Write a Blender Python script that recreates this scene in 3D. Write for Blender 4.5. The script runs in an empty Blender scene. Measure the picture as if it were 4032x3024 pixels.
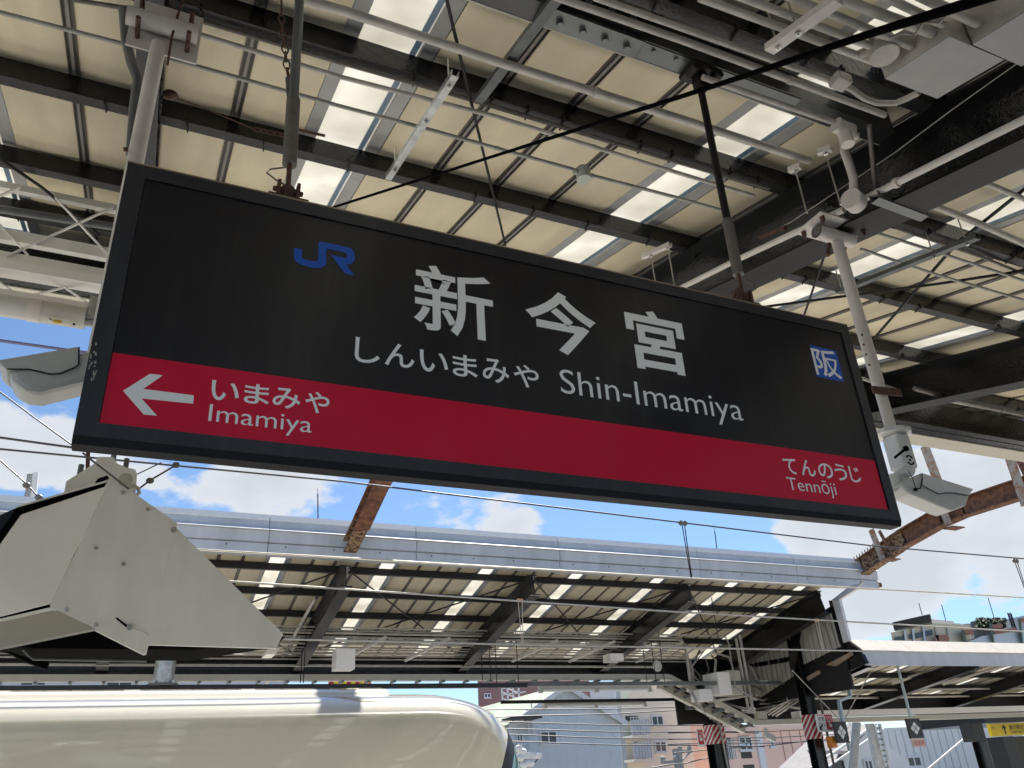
import bpy, math, random
from mathutils import Vector
random.seed(7)
SC = bpy.context.scene
COL = SC.collection

# ------------------------------------------------------------------ camera
F, YAW, PITCH, ROLL = 3186.03, math.radians(26.1432), math.radians(26.4861), math.radians(-3.5189)
EYE = Vector((0, 0, 1.6))
FWD = Vector((math.sin(YAW)*math.cos(PITCH), math.cos(YAW)*math.cos(PITCH), math.sin(PITCH)))
RT0 = Vector((math.cos(YAW), -math.sin(YAW), 0)); UP0 = RT0.cross(FWD)
RT = math.cos(ROLL)*RT0 + math.sin(ROLL)*UP0
UP = -math.sin(ROLL)*RT0 + math.cos(ROLL)*UP0
cd = bpy.data.cameras.new('camera'); cam = bpy.data.objects.new('camera', cd); COL.objects.link(cam)
cd.sensor_width = 36; cd.lens = F/4032*36; cd.clip_start = .05; cd.clip_end = 5000
from mathutils import Matrix
cam.matrix_world = Matrix(((RT.x, UP.x, -FWD.x, EYE.x), (RT.y, UP.y, -FWD.y, EYE.y), (RT.z, UP.z, -FWD.z, EYE.z), (0, 0, 0, 1)))
SC.camera = cam

# ------------------------------------------------------------------ world, sun, exposure
SUNV = Vector((.40, .50, 1.0)).normalized()
SUN_EL = math.asin(SUNV.z); SUN_AZ = math.atan2(SUNV.x, SUNV.y)
W = bpy.data.worlds.new('World'); SC.world = W; W.use_nodes = True
nt = W.node_tree; N = nt.nodes; L = nt.links
for n in list(N): N.remove(n)
def nd(tree, t, **k):
    n = tree.nodes.new(t)
    for a, b in k.items():
        if a.startswith('i_'):
            key = a[2:]; key = int(key) if key.isdigit() else key.replace('_', ' ')
            n.inputs[key].default_value = b
        else: setattr(n, a, b)
    return n
out = nd(nt, 'ShaderNodeOutputWorld'); bg = nd(nt, 'ShaderNodeBackground'); L.new(bg.outputs[0], out.inputs[0])
sky = nd(nt, 'ShaderNodeTexSky', sky_type='NISHITA', sun_disc=False, sun_elevation=SUN_EL, sun_rotation=SUN_AZ, altitude=0, air_density=1.0, dust_density=.3, ozone_density=3.0)
tc = nd(nt, 'ShaderNodeTexCoord')
def vmath(op, a, b=None):
    n = nd(nt, 'ShaderNodeVectorMath', operation=op)
    for i, v in enumerate((a, b)):
        if v is None: continue
        if isinstance(v, (tuple, Vector)): n.inputs[i].default_value = tuple(v)
        else: L.new(v, n.inputs[i])
    return n
def fm(tree, op, a, b=None, c=None, clamp=False):
    n = nd(tree, 'ShaderNodeMath', operation=op, use_clamp=clamp)
    for i, v in enumerate((a, b, c)):
        if v is None: continue
        if isinstance(v, (int, float)): n.inputs[i].default_value = v
        else: tree.links.new(v, n.inputs[i])
    return n.outputs[0]
def raydir(x, y): return ((x-2016)*RT - (y-1512)*UP + F*FWD).normalized()
nz = vmath('NORMALIZE', tc.outputs['Generated']).outputs[0]
sep = nd(nt, 'ShaderNodeSeparateXYZ'); L.new(nz, sep.inputs[0])
flat = vmath('MULTIPLY', nz, (1, 1, 1.9)).outputs[0]
n1 = nd(nt, 'ShaderNodeTexNoise', i_Scale=5.2, i_Detail=9.0, i_Roughness=.56); L.new(flat, n1.inputs['Vector'])
n2 = nd(nt, 'ShaderNodeTexNoise', i_Scale=2.1, i_Detail=3.0, i_Roughness=.5); L.new(flat, n2.inputs['Vector'])
dens = fm(nt, 'ADD', fm(nt, 'MULTIPLY', n1.outputs[0], .75), fm(nt, 'MULTIPLY', n2.outputs[0], .35))
# cumulus banks stand in these parts of the sky
for (cx, cy, rad, amp) in ((1130, 1975, .062, .13), (40, 1680, .045, .12), (3720, 1880, .14, .16), (3990, 2190, .07, .16), (3330, 2090, .07, .14),
                           (3420, 2450, .05, .15), (3560, 2290, .04, .11), (2030, 2080, .03, .12), (2300, 2100, .02, .07), (600, 1850, .05, .06),
                           (3760, 2420, .09, -.10), (120, 1320, .04, -.05), (3350, 2260, .03, -.05), (2700, 2110, .05, -.03), (3780, 2200, .03, -.04)):
    d = vmath('DISTANCE', nz, raydir(cx, cy)).outputs['Value']
    g = fm(nt, 'SUBTRACT', 1.0, fm(nt, 'DIVIDE', d, rad*1.7), clamp=True)
    g = fm(nt, 'MULTIPLY', fm(nt, 'POWER', g, .8), amp*1.3)
    dens = fm(nt, 'ADD', dens, g)
mr = nd(nt, 'ShaderNodeMapRange', i_1=.634, i_2=.688); L.new(dens, mr.inputs[0])
mr.interpolation_type = 'SMOOTHSTEP'
shade = nd(nt, 'ShaderNodeMapRange', i_1=.60, i_2=.80, i_3=1.0, i_4=.80); L.new(dens, shade.inputs[0])
# cloud brightness stands on the same scale as the clear sky
cl = nd(nt, 'ShaderNodeMix', data_type='RGBA'); cl.inputs[0].default_value = 1
CLOUD = nd(nt, 'ShaderNodeVectorMath', operation='SCALE'); CLOUD.inputs[0].default_value = (5.6, 5.8, 6.05); L.new(shade.outputs[0], CLOUD.inputs['Scale'])
tint = nd(nt, 'ShaderNodeVectorMath', operation='MULTIPLY'); L.new(sky.outputs[0], tint.inputs[0]); tint.inputs[1].default_value = (.80, .90, .98)
mix = nd(nt, 'ShaderNodeMix', data_type='RGBA')
L.new(fm(nt, 'MULTIPLY', mr.outputs[0], .93), mix.inputs[0]); L.new(tint.outputs[0], mix.inputs[6]); L.new(CLOUD.outputs[0], mix.inputs[7])
L.new(mix.outputs[2], bg.inputs[0]); bg.inputs[1].default_value = .05
sl = bpy.data.lights.new('sun', 'SUN'); so = bpy.data.objects.new('sun', sl); COL.objects.link(so)
sl.energy = 4.6; sl.angle = math.radians(.53); sl.color = (1.0, .955, .88)
so.rotation_euler = SUNV.to_track_quat('Z', 'Y').to_euler()
SC.view_settings.view_transform = 'Standard'; SC.view_settings.look = 'None'; SC.view_settings.gamma = 1; SC.view_settings.use_curve_mapping = False
SC.view_settings.exposure = 1.62
SC.cycles.max_bounces = 10; SC.cycles.diffuse_bounces = 7; SC.cycles.glossy_bounces = 4; SC.cycles.transmission_bounces = 6
SC.cycles.use_denoising = True
SC.cycles.sample_clamp_indirect = 6

# ------------------------------------------------------------------ places: a sight line met with a real plane
SN = math.tan(math.radians(13.7)); Z0 = 4.2               # near canopy soffit: z = Z0 + SN*y
SF = -math.tan(math.radians(12.6)); YF = 14.25; ZF = 5.58  # far canopy soffit: z = ZF + SF*(y-YF)
def ray(x, y): return (x-2016)*RT - (y-1512)*UP + F*FWD
def A(x, y, Y): d = ray(x, y); return EYE + d*(Y/d.y)
def AX(x, y, X): d = ray(x, y); return EYE + d*(X/d.x)
def R(x, y, off=0): d = ray(x, y); return EYE + d*((Z0+off-1.6)/(d.z-SN*d.y))
def FR(x, y, off=0): d = ray(x, y); return EYE + d*((ZF+off-SF*YF-1.6)/(d.z-SF*d.y))

# ------------------------------------------------------------------ materials
MATS = {}
def mat(name, col, rough=.5, metal=0, var=.12, vscale=6, bump=0, bscale=60, coat=0, col2=None, thr=None, spec=.5, vdetail=4, stretch=None, trans=0):
    m = bpy.data.materials.new(name); m.use_nodes = True; t = m.node_tree; b = t.nodes['Principled BSDF']
    b.inputs['Roughness'].default_value = rough; b.inputs['Metallic'].default_value = metal
    b.inputs['Coat Weight'].default_value = coat; b.inputs['Coat Roughness'].default_value = .06
    b.inputs['Specular IOR Level'].default_value = spec
    c = nd(t, 'ShaderNodeTexCoord'); vec = c.outputs['Object']
    if stretch:
        mp = nd(t, 'ShaderNodeMapping'); mp.inputs['Scale'].default_value = stretch; t.links.new(vec, mp.inputs[0]); vec = mp.outputs[0]
    n = nd(t, 'ShaderNodeTexNoise', i_Scale=float(vscale), i_Detail=float(vdetail), i_Roughness=.6); t.links.new(vec, n.inputs['Vector'])
    cr = nd(t, 'ShaderNodeValToRGB')
    lo, hi = (thr or (.3, .7))
    cr.color_ramp.elements[0].position = lo; cr.color_ramp.elements[1].position = hi
    c2 = col2 or tuple(v*(1-var) for v in col); c1 = tuple(min(1, v*(1+var*.5)) for v in col) if not col2 else col
    cr.color_ramp.elements[0].color = (*c2, 1); cr.color_ramp.elements[1].color = (*c1, 1)
    t.links.new(n.outputs[0], cr.inputs[0]); t.links.new(cr.outputs[0], b.inputs['Base Color'])
    rr = nd(t, 'ShaderNodeMapRange', i_3=max(0, rough-.07), i_4=min(1, rough+.1)); t.links.new(n.outputs[0], rr.inputs[0]); t.links.new(rr.outputs[0], b.inputs['Roughness'])
    if bump:
        n2 = nd(t, 'ShaderNodeTexNoise', i_Scale=float(bscale), i_Detail=3.0); t.links.new(vec, n2.inputs['Vector'])
        bp = nd(t, 'ShaderNodeBump', i_Strength=bump, i_Distance=.01); t.links.new(n2.outputs[0], bp.inputs['Height']); t.links.new(bp.outputs[0], b.inputs['Normal'])
    MATS[name] = m; return m
mat('ceiling', (.655, .575, .415), .55, var=.07, vscale=3, bump=.08, bscale=14)
t = MATS['ceiling'].node_tree; b = t.nodes['Principled BSDF']; src = b.inputs['Base Color'].links[0].from_socket
oi = nd(t, 'ShaderNodeObjectInfo'); rv = nd(t, 'ShaderNodeMapRange', i_3=.90, i_4=1.04); t.links.new(oi.outputs['Random'], rv.inputs[0])
cx = nd(t, 'ShaderNodeTexCoord'); mp = nd(t, 'ShaderNodeMapping'); mp.inputs['Scale'].default_value = (5, .8, 1); t.links.new(cx.outputs['Object'], mp.inputs[0])
st = nd(t, 'ShaderNodeTexNoise', noise_dimensions='4D', i_Scale=1.3, i_Detail=5.0); t.links.new(mp.outputs[0], st.inputs['Vector']); t.links.new(fm(t, 'MULTIPLY', oi.outputs['Random'], 40), st.inputs['W'])
sv = nd(t, 'ShaderNodeMapRange', i_1=.35, i_2=.62, i_3=.86, i_4=1.0); t.links.new(st.outputs[0], sv.inputs[0])
vm = nd(t, 'ShaderNodeVectorMath', operation='SCALE'); t.links.new(src, vm.inputs[0]); t.links.new(fm(t, 'MULTIPLY', rv.outputs[0], sv.outputs[0]), vm.inputs['Scale']); t.links.new(vm.outputs[0], b.inputs['Base Color'])
mat('seam', (.075, .062, .055), .5, var=.25, vscale=10)
mat('seam_light', (.20, .18, .165), .45, var=.2)
mat('flash', (.33, .33, .325), .45, var=.12, vscale=8)
mat('black', (.007, .007, .008), .15, var=.35, vscale=9, bump=.5, bscale=38, spec=.42)
mat('black_matt', (.011, .010, .010), .5, spec=.3, var=.3, vscale=9, bump=.2, bscale=55)
mat('flange', (.022, .0225, .025), .42, spec=.4, var=.45, vscale=16, bump=.4, bscale=70)
mat('greenblack', (.026, .031, .029), .35, var=.3, vscale=8, bump=.25, bscale=60)
mat('steelgrey', (.13, .14, .14), .4, metal=.3, var=.3, vscale=6)
mat('pipe', (.44, .41, .38), .5, var=.25, vscale=9, bump=.25, bscale=90)
mat('pipe_cream', (.50, .47, .42), .5, var=.22, vscale=8, bump=.3, bscale=60)
mat('pipe_grey', (.33, .33, .30), .45, var=.25, vscale=9)
mat('pipe_dark', (.13, .115, .105), .5, var=.4, vscale=12, bump=.2)
mat('galv', (.50, .52, .52), .38, metal=.75, var=.3, vscale=14)
mat('bolt', (.55, .55, .53), .3, metal=.9, var=.2)
mat('white_paint', (.60, .56, .52), .42, var=.14, vscale=9, bump=.12, bscale=80)
mat('rustspot', (.10, .045, .03), .8, var=.5, vscale=30, bump=.5)
mat('cream_sheet', (.80, .785, .725), .38, var=.09, vscale=5, stretch=(1,1,.35), vdetail=8)
mat('cream_light', (.84, .81, .77), .36, var=.06, vscale=2)
mat('cream_dark', (.50, .475, .40), .45, var=.08)
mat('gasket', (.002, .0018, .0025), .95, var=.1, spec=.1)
mat('rust', (.26, .11, .055), .75, col2=(.075, .030, .022), thr=(.34, .66), vscale=9, vdetail=9, bump=.7, bscale=35)
mat('rust_heavy', (.34, .22, .13), .85, col2=(.06, .022, .014), thr=(.42, .56), vscale=16, vdetail=9, bump=1.0, bscale=45)
mat('rust_light', (.42, .36, .30), .7, col2=(.30, .12, .055), thr=(.38, .55), vscale=7, vdetail=8, bump=.5)
mat('sign_frame', (.024, .0245, .031), .36, var=.14, vscale=5, bump=.05, bscale=200)
mat('sign_black', (.013, .012, .0155), .30, var=.06)
mat('sign_red', (.64, .006, .042), .34, var=.03, spec=.3)
mat('sign_under', (.020, .020, .024), .6, var=.1, spec=.15)  # duller, darker copy of the frame paint: shade of the underside in the colour
for nm_, dc in (('sign_black', (.045,.043,.04)), ('sign_frame', (.07,.065,.06)), ('sign_red', (.56,.02,.06))):
    t = MATS[nm_].node_tree; b = t.nodes['Principled BSDF']; src = b.inputs['Base Color'].links[0].from_socket
    cx = nd(t, 'ShaderNodeTexCoord'); mp = nd(t, 'ShaderNodeMapping'); mp.inputs['Scale'].default_value = (7, 1, .9); t.links.new(cx.outputs['Object'], mp.inputs[0])
    st = nd(t, 'ShaderNodeTexNoise', i_Scale=1.6, i_Detail=8.0, i_Roughness=.7); t.links.new(mp.outputs[0], st.inputs['Vector'])
    sv = nd(t, 'ShaderNodeMapRange', i_1=.50, i_2=.80, i_3=0, i_4=.45); t.links.new(st.outputs[0], sv.inputs[0])
    mq = nd(t, 'ShaderNodeMix', data_type='RGBA'); t.links.new(sv.outputs[0], mq.inputs[0]); t.links.new(src, mq.inputs[6]); mq.inputs[7].default_value = (*dc, 1); t.links.new(mq.outputs[2], b.inputs['Base Color'])
mat('sign_white', (.88, .88, .87), .4, var=.02)
mat('sign_blue', (.0, .085, .50), .35, var=.03)
mat('train_cream', (.61, .575, .48), .16, var=.025, vscale=1, coat=1.0)
MATS['train_cream'].node_tree.nodes['Principled BSDF'].inputs['Coat IOR'].default_value = 1.8
MATS['train_cream'].node_tree.nodes['Principled BSDF'].inputs['Coat Roughness'].default_value = .015
mat('train_roof', (.52, .51, .48), .5, var=.2, vscale=4)
mat('fascia', (.47, .50, .55), .36, var=.17, vscale=2.2, stretch=(1.5, 1, .25), vdetail=8)
mat('fascia_top', (.66, .66, .66), .4, var=.06)
mat('fascia_cream', (.50, .46, .40), .5, var=.08)
mat('cladding', (.40, .38, .32), .55, var=.3, vscale=3, stretch=(6, 6, .6))
mat('wire', (.05, .05, .055), .4, metal=.4, var=.2)
mat('wire_light', (.5, .47, .40), .45, metal=.2, var=.2)
mat('wire_blue', (.10, .09, .16), .5, var=.1)
mat('dropper', (.62, .52, .42), .4, var=.2)
mat('concrete', (.40, .39, .37), .8, var=.2, vscale=2, bump=.3)
mat('platform', (.52, .51, .48), .75, var=.18, vscale=1.2, bump=.2)
mat('ballast', (.22, .195, .17), .95, var=.5, vscale=40, bump=.9, bscale=40)
mat('asphalt', (.16, .16, .16), .9, var=.3, vscale=1)
mat('grey_plastic', (.40, .43, .39), .45, var=.08)
mat('cam_grey', (.56, .55, .52), .40, var=.12, vscale=8)
mat('cam_white', (.66, .66, .645), .38, metal=.15, var=.12, vscale=8)
mat('lamp_body', (.50, .48, .43), .4, var=.1)
mat('lamp_tube', (.75, .78, .76), .3, var=.02)
mat('amber', (.6, .38, .02), .3, var=.1)
mat('plank', (.34, .24, .16), .7, var=.3, vscale=5)
mat('darkred', (.30, .015, .02), .5, var=.1)
mat('paper_white', (.74, .74, .73), .5, var=.03)
mat('red', (.52, .02, .03), .4, var=.05)
mat('yellow', (.80, .58, .0), .4, var=.05)
mat('orange', (.75, .25, .03), .4, var=.2)
mat('ink', (.02, .02, .02), .5, var=.1)
mat('ring_pale', (.55, .33, .2), .5, var=.2)
mat('black_box', (.012, .012, .014), .45, var=.2)
mat('sig_blue', (.42, .52, .60), .4, var=.1)
mat('b_house', (.60, .64, .68), .6, var=.05, vscale=.6)
mat('b_roofgreen', (.26, .30, .23), .6, var=.2, vscale=.5)
mat('b_white', (.68, .69, .70), .6, var=.06, vscale=.5)
mat('b_beige', (.74, .68, .56), .7, var=.09, vscale=.5)
mat('b_orange', (.74, .52, .40), .7, var=.06)
mat('b_salmon', (.74, .53, .45), .7, var=.06, vscale=.3)
mat('b_maroon', (.27, .15, .15), .7, var=.1)
mat('b_grey', (.45, .46, .47), .7, var=.08, vscale=.3)
mat('b_roofdark', (.16, .15, .16), .8, var=.3, vscale=2)
mat('b_glass', (.06, .075, .085), .12, var=.3, vscale=1.5)
mat('b_dark', (.05, .045, .04), .6, var=.2)
mat('b_stone', (.66, .58, .44), .7, var=.08, vscale=.15)
mat('b_green', (.10, .14, .10), .7, var=.3, vscale=.8)
mat('b_brick', (.34, .16, .11), .7, var=.2)
mat('foliage', (.04, .07, .03), .8, var=.5, vscale=1.5)
mat('louver', (.19, .17, .13), .6, var=.2)
mat('pole_grey', (.33, .34, .33), .6, var=.25, vscale=5)
# translucent skylight sheet
m = bpy.data.materials.new('skylight'); m.use_nodes = True; t = m.node_tree
b = t.nodes['Principled BSDF']; o_ = t.nodes['Material Output']
b.inputs['Base Color'].default_value = (.80, .80, .76, 1); b.inputs['Roughness'].default_value = .35
tr = nd(t, 'ShaderNodeBsdfTranslucent'); tr.inputs[0].default_value = (.6, .59, .55, 1)
tcx = nd(t, 'ShaderNodeTexCoord'); nn = nd(t, 'ShaderNodeTexNoise', i_Scale=3.0, i_Detail=6.0); t.links.new(tcx.outputs['Object'], nn.inputs['Vector'])
crr = nd(t, 'ShaderNodeValToRGB'); crr.color_ramp.elements[0].position = .3; crr.color_ramp.elements[0].color = (.58, .56, .50, 1); crr.color_ramp.elements[1].position = .6; crr.color_ramp.elements[1].color = (.74, .725, .68, 1)
t.links.new(nn.outputs[0], crr.inputs[0]); t.links.new(crr.outputs[0], tr.inputs[0])
mx = nd(t, 'ShaderNodeMixShader'); mx.inputs[0].default_value = .62
t.links.new(b.outputs[0], mx.inputs[1]); t.links.new(tr.outputs[0], mx.inputs[2]); t.links.new(mx.outputs[0], o_.inputs[0]); MATS['skylight'] = m
m = m.copy(); m.name = 'blue_lit_edge'; t = m.node_tree  # blue light along the panel edge, put into the tint
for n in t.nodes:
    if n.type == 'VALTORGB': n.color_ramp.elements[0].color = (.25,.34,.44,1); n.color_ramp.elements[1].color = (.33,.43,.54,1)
t.nodes['Principled BSDF'].inputs['Base Color'].default_value = (.35,.42,.50,1); MATS['blue_lit_edge'] = m
m = bpy.data.materials.new('glass_teal'); m.use_nodes = True; b = m.node_tree.nodes['Principled BSDF']
b.inputs['Base Color'].default_value = (.10, .22, .22, 1); b.inputs['Roughness'].default_value = .04; b.inputs['Coat Weight'].default_value = 1; MATS['glass_teal'] = m
# red and white hazard band: flat print
m = bpy.data.materials.new('hazard'); m.use_nodes = True; t = m.node_tree; b = t.nodes['Principled BSDF']
c = nd(t, 'ShaderNodeTexCoord'); s_ = nd(t, 'ShaderNodeSeparateXYZ'); t.links.new(c.outputs['Object'], s_.inputs[0])
q = fm(t, 'SUBTRACT', s_.outputs[0], s_.outputs[1]); q = fm(t, 'SUBTRACT', s_.outputs[2], q)
q = fm(t, 'FRACT', fm(t, 'MULTIPLY', q, 6.2)); q = fm(t, 'GREATER_THAN', q, .62)
mx2 = nd(t, 'ShaderNodeMix', data_type='RGBA'); t.links.new(q, mx2.inputs[0]); mx2.inputs[6].default_value = (.30, .02, .025, 1); mx2.inputs[7].default_value = (.66, .64, .62, 1)
t.links.new(mx2.outputs[2], b.inputs['Base Color']); MATS['hazard'] = m
# corrugated house cladding (fine relief only)
for nm in ('b_house', 'b_white'):
    t = MATS[nm].node_tree; b = t.nodes['Principled BSDF']; c = nd(t, 'ShaderNodeTexCoord')
    w = nd(t, 'ShaderNodeTexWave', i_Scale=1.6, wave_type='BANDS', bands_direction='X'); t.links.new(c.outputs['Object'], w.inputs['Vector'])
    bp = nd(t, 'ShaderNodeBump', i_Strength=.35, i_Distance=.04); t.links.new(w.outputs[0], bp.inputs['Height']); t.links.new(bp.outputs[0], b.inputs['Normal'])

# ------------------------------------------------------------------ builders
class MB:
    def __init__(s): s.v = []; s.f = []; s.sm = []
    def add(s, vs, fs, smooth=False):
        o = len(s.v); s.v += [tuple(v) for v in vs]; s.f += [tuple(i+o for i in f) for f in fs]; s.sm += [smooth]*len(fs); return s
    def box(s, x0, x1, y0, y1, z0, z1):
        return s.add([(x0,y0,z0),(x1,y0,z0),(x1,y1,z0),(x0,y1,z0),(x0,y0,z1),(x1,y0,z1),(x1,y1,z1),(x0,y1,z1)],
                     [(0,3,2,1),(4,5,6,7),(0,1,5,4),(1,2,6,5),(2,3,7,6),(3,0,4,7)])
    def sweep(s, prof, p, q, up=(0,0,1), smooth=False):
        p = Vector(p); q = Vector(q); d = (q-p).normalized(); u = Vector(up); u = (u-d*u.dot(d)).normalized(); r = d.cross(u)
        n = len(prof); a = [p+r*x+u*z for x, z in prof]; b = [q+r*x+u*z for x, z in prof]
        return s.add(a+b, [(i, (i+1) % n, n+(i+1) % n, n+i) for i in range(n)] + [tuple(reversed(range(n))), tuple(range(n, 2*n))], smooth)
    def bar(s, p, q, w, h, up=(0,0,1)):
        return s.sweep([(-w/2,-h/2),(w/2,-h/2),(w/2,h/2),(-w/2,h/2)], p, q, up)
    def tube(s, pts, r, n=8, caps=True):
        pts = [Vector(p) for p in pts]; k = len(pts); rings = []
        for i, p in enumerate(pts):
            d = (pts[min(i+1,k-1)]-pts[max(i-1,0)]).normalized()
            u = Vector((0,0,1)) if abs(d.z) < .9 else Vector((0,1,0)); u = (u-d*u.dot(d)).normalized(); w = d.cross(u)
            rr = r[i] if isinstance(r, (list, tuple)) else r
            rings.append([p+(u*math.cos(2*math.pi*j/n)+w*math.sin(2*math.pi*j/n))*rr for j in range(n)])
        vs = [v for g in rings for v in g]; fs = []
        for i in range(k-1):
            for j in range(n): fs.append((i*n+j, i*n+(j+1) % n, (i+1)*n+(j+1) % n, (i+1)*n+j))
        s.add(vs, fs, True)
        if caps: s.add(rings[0], [tuple(reversed(range(n)))]); s.add(rings[-1], [tuple(range(n))])
        return s
    def prism(s, poly, vec):
        n = len(poly); vec = Vector(vec); a = [Vector(p) for p in poly]; b = [p+vec for p in a]
        return s.add(a+b, [tuple(reversed(range(n))), tuple(range(n, 2*n))] + [(i, (i+1) % n, n+(i+1) % n, n+i) for i in range(n)])
    def ball(s, c, r, n=10, sc=(1,1,1)):
        c = Vector(c); vs = []; fs = []; m_ = n//2
        for i in range(m_+1):
            th = math.pi*i/m_
            for j in range(n):
                ph = 2*math.pi*j/n; vs.append(c+Vector((math.sin(th)*math.cos(ph)*r*sc[0], math.sin(th)*math.sin(ph)*r*sc[1], math.cos(th)*r*sc[2])))
        for i in range(m_):
            for j in range(n): fs.append((i*n+j, (i+1)*n+j, (i+1)*n+(j+1) % n, i*n+(j+1) % n))
        return s.add(vs, fs, True)
    def mesh(s, name, off=Vector((0,0,0))):
        me = bpy.data.meshes.new(name)
        me.from_pydata([tuple(Vector(v)-off) for v in s.v], [], s.f); me.update()
        for p, sm in zip(me.polygons, s.sm): p.use_smooth = sm
        import bmesh
        bm = bmesh.new(); bm.from_mesh(me); bmesh.ops.recalc_face_normals(bm, faces=bm.faces[:]); bm.to_mesh(me); bm.free()
        return me
    def build(s, name, m, parent=None, bevel=0, kind=None, label=None, origin=None):
        if parent is None and origin is None:
            xs = list(zip(*s.v)); origin = Vector(((min(xs[0])+max(xs[0]))/2, (min(xs[1])+max(xs[1]))/2, min(xs[2])))
        off = wloc(parent) if parent is not None else origin
        me = s.mesh(name, off); me.materials.append(MATS[m]); o = bpy.data.objects.new(name, me); COL.objects.link(o)
        if parent is not None: o.parent = parent
        else: o.location = off
        if bevel: md = o.modifiers.new('bevel', 'BEVEL'); md.width = bevel; md.segments = 2; md.limit_method = 'ANGLE'
        if kind: o['kind'] = kind
        if label: o['label'] = label
        return o
def wloc(o):
    v = Vector((0,0,0))
    while o is not None: v += o.location; o = o.parent
    return v
def tag(o, label, cat, group=None):
    o['label'] = label; o['category'] = cat
    if group: o['group'] = group
    return o
def thing(name, label, cat, loc, group=None):
    o = bpy.data.objects.new(name, None); o.empty_display_size = .2; COL.objects.link(o); o.location = Vector(loc); return tag(o, label, cat, group)
def place(name, me, loc, parent=None):
    o = bpy.data.objects.new(name, me); COL.objects.link(o); o.location = Vector(loc)-(wloc(parent) if parent is not None else Vector((0,0,0)))
    if parent is not None: o.parent = parent
    return o
def hprof(w, h, tf, tw):   # H section, centred, z up
    return [(-w/2,-h/2),(w/2,-h/2),(w/2,-h/2+tf),(tw/2,-h/2+tf),(tw/2,h/2-tf),(w/2,h/2-tf),(w/2,h/2),(-w/2,h/2),(-w/2,h/2-tf),(-tw/2,h/2-tf),(-tw/2,-h/2+tf),(-w/2,-h/2+tf)]
def bolt(mb, p, r=.012, d=(0,-1,0), l=.012):
    p = Vector(p); mb.tube([p, p+Vector(d)*l], r, 6)
def text_mesh(body, x0, x1, z0, z1, y, off=0.0, thick=.0015):
    cu = bpy.data.curves.new('t', 'FONT'); cu.body = body; cu.size = 1; cu.offset = off; cu.resolution_u = 4
    ob = bpy.data.objects.new('t', cu); COL.objects.link(ob); dg = bpy.context.evaluated_depsgraph_get(); dg.update()
    me = bpy.data.meshes.new_from_object(ob.evaluated_get(dg)); bpy.data.objects.remove(ob)
    xs = [v.co.x for v in me.vertices]; ys = [v.co.y for v in me.vertices]
    a, b, c, d = min(xs), max(xs), min(ys), max(ys)
    mb = MB(); vs = [(x0+(v.co.x-a)/(b-a)*(x1-x0), y, z0+(v.co.y-c)/(d-c)*(z1-z0)) for v in me.vertices]
    mb.add(vs, [tuple(p.vertices) for p in me.polygons]); bpy.data.meshes.remove(me)
    return mb

# ================================================================== SETTING: ground, tracks, platforms
def struct(name, mb, m): o = mb.build(name, m, None, kind='structure'); return o
struct('ground', MB().box(-400, 900, 30, 1500, -6.3, -6.0), 'asphalt')
struct('ground', MB().box(-400, 900, -400, 29.9, -1.6, -1.3), 'asphalt')
struct('track_bed', MB().box(-60, 120, 7.1, 15.1, -1.3, -1.05), 'ballast')
struct('platform', MB().box(-60, 120, -6.5, 7.02, -1.25, 0), 'platform')
struct('track_bed', MB().box(-60, 120, -16, -6.6, -1.3, -1.05), 'ballast')
struct('platform', MB().box(-60, 120, 15.1, 22.5, -1.25, 0), 'platform')
for y in (8.05, 9.12, 13.05, 14.12):
    r = MB().sweep([(-.06,0),(.06,0),(.03,.03),(.035,.12),(-.035,.12),(-.03,.03)], (-60,y,-1.05), (120,y,-1.05)).build('rail', 'steelgrey')
    tag(r, 'steel running rail %s' % {8.05:'under the cream train, nearer the hanging sign', 9.12:'under the cream train, farther from the sign', 13.05:'on the empty track, nearer the cream train', 14.12:'on the empty track, beside the far platform'}[y], 'rail', 'running rails')

# ================================================================== NEAR CANOPY
PIT = .406; XS = .17; YE = 6.2; YV = -1.5
PUR = [-1.22+.0, -.24, .77, 1.75, 2.70, 3.68, 4.68, 5.50]
near = thing('platform_canopy', 'near butterfly canopy of cream sheets with white skylight strips and black purlins overhead', 'canopy', (0, 0, 0))
def sheet_mesh(y0, y1, pur, s, w=PIT, zsign=1):
    mb = MB(); xa, xb = .026, w-.026; cols = [0, .12, .3, .5, .7, .88, 1]; rows = []
    ps = [y0]+[p for p in pur if y0 < p < y1]+[y1]
    for a, b in zip(ps[:-1], ps[1:]):
        for u in (0, .12, .35, .65, .88): rows.append((a+(b-a)*u, u))
    rows.append((y1, 1)); n = len(cols)
    vs = []
    for y, u in rows:
        for c_ in cols:
            bul = -.020*(1-abs(2*c_-1)**2.5)*(.35+.65*(1-abs(2*u-1)**3)) - .004
            vs.append((xa+(xb-xa)*c_, y, s*y+bul))
    k = len(rows); fs = [(i*n+j, i*n+j+1, (i+1)*n+j+1, (i+1)*n+j) for i in range(k-1) for j in range(n-1)]
    mb.add(vs, fs, True)
    T = .08
    mb.add([(xa,y0,s*y0),(xb,y0,s*y0),(xb,y1,s*y1),(xa,y1,s*y1),(xa,y0,s*y0+T),(xb,y0,s*y0+T),(xb,y1,s*y1+T),(xa,y1,s*y1+T)],
           [(4,5,6,7),(0,1,5,4),(1,2,6,5),(2,3,7,6),(3,0,4,7)])
    return mb
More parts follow.
